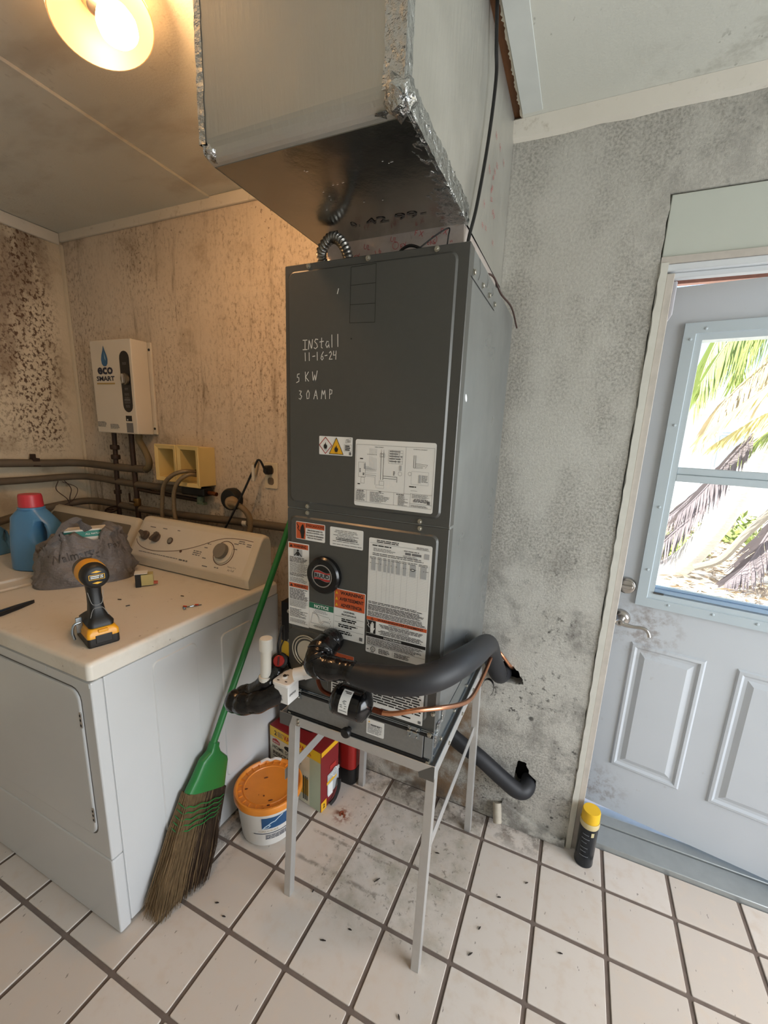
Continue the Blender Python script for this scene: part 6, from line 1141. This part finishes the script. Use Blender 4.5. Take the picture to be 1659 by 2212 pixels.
b = MB(); b.tube(cat([(-.118, -.262, .002), (-.123, -.255, .010), (-.130, -.262, .012), (-.126, -.272, .004)], 4), [.003] * 13, 6); tag(b.build('rust_flake', M('rust', '#6e2f10', .9)), 'rust brown flake on the tile beside the value pack carton', 'flake')

# ------------------------------------------------------------------ outside: yard, trunk, fronds, neighbour, eave
def ground_mat():
    n = NT('yard_sand'); p = n.pos(); n.col(n.mix(n.ramp(n.noise(p, 3, 6, .7), .42, .62), lin('#d9d2c4'), lin('#9b8b72'))); n.set(Roughness=.95); n.bump(n.noise(p, 30, 4), .6, .02); return n.m
b = MB(); b.box((-6, .27, -.3), (14, 26, -.12)); struct(b.build('yard_ground', ground_mat()))
b = MB(); b.box((-.5, .262, -.12), (2.6, 1.6, -.085)); struct(b.build('door_step', M('step_concrete', '#c9c8c6', .8, var=.12, vs=20)))
b = MB(); b.box((-2, .16, 2.30), (4, .95, 2.36)); b.box((-2, .93, 2.26), (4, .96, 2.48)); struct(b.build('eave', M('eave_brown', '#a08078', .85, var=.3, vs=40, st=(1, 3, 1))))
trk = thing('leaning_palm', 'pale leaning palm trunk lying across the yard outside the door', 'tree', (1.9, 5, -.1)); mTRK = M('bleached_trunk', '#d8d2c8', .85, var=.1, vs=6, bump=.5, bs=9, bd=.03, st=(1, 1, 3))
b = MB(); b.tube(cat([(1.55, 4.8, -.28), (1.95, 5, -.02), (2.2, 5.05, .36), (2.45, 5.1, .98), (2.62, 5.2, 1.7), (2.75, 5.3, 2.6), (2.8, 5.4, 3.6)], 6), [.20, .19, .185, .18, .17, .165, .16, .16, .155, .15] + [.15] * 27, 16); b.build('trunk', mTRK, trk, sm=60)
b = MB(); b.tube(cat([(2.1, 4.8, .05), (2.35, 4.75, .22), (2.55, 4.7, .62), (2.9, 4.65, 1.2)], 5), .045, 8); tag(b.build('dead_limb', M('limb_grey', '#8f887e', .9)), 'thin grey limb leaning against the pale palm trunk', 'branch')
mFG = M('frond_green', '#8fa054', .5, var=.3, vs=3); mFY = M('frond_yellow', '#d6cb8c', .5, var=.2, vs=3); mFD = M('frond_dead', '#766c70', .8, var=.3, vs=4); mFT = M('frond_tan', '#b8a681', .8, var=.3, vs=4)
rs = random.Random(21)
def frond(label_, pts, ll, m, n=46, droop=.5, sp=.55):
    n = int(n * 1.7)
    t = thing('palm_frond', label_, 'palm frond', pts[0]); P = cat(pts, 10); b = MB(); b.tube(P, [.018 * (1 - .8 * i / len(P)) for i in range(len(P))], 6); b.build('rachis', mFY if m in (mFG, mFY) else m, t, sm=60)
    b = MB()
    for i in range(n):
        f_ = (i + .5) / n * (len(P) - 1); k = min(int(f_), len(P) - 2); p = P[k].lerp(P[k + 1], f_ - k); tg = (P[k + 1] - P[k]).normalized(); sd = tg.cross(V((0, 0, 1)))
        sd = (sd if sd.length > .1 else V((1, 0, 0))).normalized()
        for s_ in (1, -1):
            d = (tg * (.55 + .3 * rs.random()) + sd * s_ * sp + V((0, 0, -droop * (.4 + rs.random())))).normalized(); L_ = ll * (1 - .5 * abs(2 * (i / n) - .8)) * rs.uniform(.8, 1.1); w = .009
            q1 = p + d * L_ * .5; q2 = p + d * L_ + V((0, 0, -droop * L_ * .35)); nn = d.cross(V((.3, .9, .2))).normalized() * w
            b.poly([p - nn * .5, q1 - nn, q2, q1 + nn, p + nn * .5])
    o = b.build('leaflets', m, t, sm=0, fix=False); o['kind'] = 'stuff'
frond('bright green frond hanging across the upper pane from the right', [(3.4, 4.3, 3.1), (2.8, 4.1, 2.75), (2.25, 4.0, 2.25), (1.75, 3.95, 1.72)], .62, mFY, 60, .25, .35)
frond('green frond drooping behind the top of the upper pane', [(2.9, 5.0, 3.5), (2.4, 4.8, 3.25), (2.0, 4.7, 2.85), (1.75, 4.6, 2.3)], .8, mFG, 54, .9)
frond('mottled green frond at the upper left of the glass', [(2.5, 5.6, 3.8), (2.15, 5.5, 3.3), (1.95, 5.4, 2.8), (1.85, 5.35, 2.2)], .75, mFG, 50, .8)
frond('tan drying frond hanging low in the upper pane', [(2.6, 4.6, 2.8), (2.25, 4.5, 2.45), (1.95, 4.4, 2.05), (1.8, 4.35, 1.65)], .5, mFT, 40, .6)
frond('dead grey frond seen at the top left of the lower pane', [(2.35, 4.6, 1.75), (2.15, 4.5, 1.45), (1.95, 4.4, 1.10), (1.72, 4.3, .78)], .5, mFD, 44, .5)
frond('dead grey frond lying behind the pale trunk', [(2.5, 5.6, 1.5), (2.2, 5.6, 1.05), (1.95, 5.5, .72), (1.72, 5.4, .5)], .6, mFD, 44, .4)
frond('dead grey frond low at the left edge of the lower pane', [(2.2, 5.2, .85), (1.95, 5.1, .55), (1.75, 5.0, .30), (1.6, 4.9, .1)], .45, mFD, 36, .4)
frond('dead brown frond on the ground right of the trunk', [(2.9, 4.9, .9), (2.75, 4.8, .55), (2.6, 4.7, .2), (2.4, 4.6, -.05)], .5, mFD, 40, .3)
frond('green frond hanging straight down behind the middle of the upper pane', [(2.75, 5.8, 3.9), (2.55, 5.75, 3.5), (2.40, 5.7, 3.0), (2.33, 5.7, 2.4)], .6, mFG, 50, .9)
frond('tan thatch like frond hanging at the upper right of the glass', [(3.2, 6.0, 3.9), (2.95, 6.0, 3.5), (2.80, 5.9, 2.9), (2.74, 5.9, 2.2)], .6, mFT, 46, .9)
frond('yellow green frond crossing low in the upper pane', [(3.3, 4.6, 2.35), (2.8, 4.5, 2.2), (2.35, 4.4, 1.95), (1.95, 4.35, 1.62)], .45, mFY, 44, .45, .4)
frond('pale green frond at the right of the upper pane', [(3.3, 5.0, 2.4), (2.9, 4.9, 2.1), (2.5, 4.8, 1.75), (2.25, 4.7, 1.40)], .45, mFG, 40, .3, .3)
b = MB()
for i in range(2600):
    x, y = rs.uniform(1.6, 5.0), rs.uniform(4.0, 9.5)
    if rs.random() < .35 and x < 2.4 and y < 5: continue
    a = rs.uniform(0, 6.3); L_ = rs.uniform(.03, .11); w = L_ * .25; z = -.118 + rs.random() * .05; c, s_ = cos(a), sin(a)
    b.poly([(x - c * L_, y - s_ * L_, z), (x + s_ * w, y - c * w, z + rs.uniform(0, .04)), (x + c * L_, y + s_ * L_, z + rs.uniform(0, .05)), (x - s_ * w, y + c * w, z)])
b.build('leaf_litter', M('litter_brown', '#a89680', .9, var=.4, vs=2), sm=0, fix=False)['kind'] = 'stuff'
tag(bpy.data.objects['leaf_litter'], 'dry brown leaf litter scattered over the yard', 'leaf litter')
def shrub(label_, c, r, n=420):
    t = thing('shrub', label_, 'shrub', c); b = MB()
    for i in range(n):
        d = V((rs.gauss(0, 1), rs.gauss(0, 1), abs(rs.gauss(0, .8)))).normalized(); p = V(c) + d * r * rs.random() ** .4; e = V((rs.gauss(0, 1), rs.gauss(0, 1), rs.gauss(0, 1))).normalized(); g_ = e.cross(d).normalized() * .03; e = e * .10
        b.poly([p - e, p + g_, p + e, p - g_])
    o = b.build('foliage', mFG, t, sm=0, fix=False); o['kind'] = 'stuff'
    b = MB(); b.tube([V(c), V(c) + V((0, 0, r * .8))], .02, 6); b.build('stem', mFD, t)
shrub('low green shrub behind the left end of the pale trunk', (2.15, 6.2, -.12), .42); shrub('green shrub farther back in the yard', (3.4, 8.2, -.12), .6)
nb = thing('neighbour_house', 'pale house standing far back beyond the yard', 'house', (6, 15, -.12)); b = MB(); b.box((3.2, 14, -.12), (12, 18, 2.6)); hw = b.build('wall', M('house_wall', '#cfd9e2', .8), nb, sm=0)
b = MB(); b.loft([[V((2.8, 13.6, 2.6)), V((12.4, 13.6, 2.6)), V((12.4, 18.4, 2.6)), V((2.8, 18.4, 2.6))], [V((4.5, 15.9, 3.9)), V((11, 15.9, 3.9)), V((11, 16.1, 3.9)), V((4.5, 16.1, 3.9))]]); b.build('roof', M('house_roof', '#b9bcc0', .8), nb, sm=0)
for x in (4.2, 6.4):
    b = MB(); b.box((x, 13.97, 1.0), (x + 1.2, 14.02, 2.1)); w_ = b.build('window_frame', mDW, hw, sm=0); b = MB(); b.box((x + .08, 13.95, 1.08), (x + 1.12, 13.965, 2.02)); b.build('pane', M('house_pane', '#b9c9d4', .3), w_, sm=0)
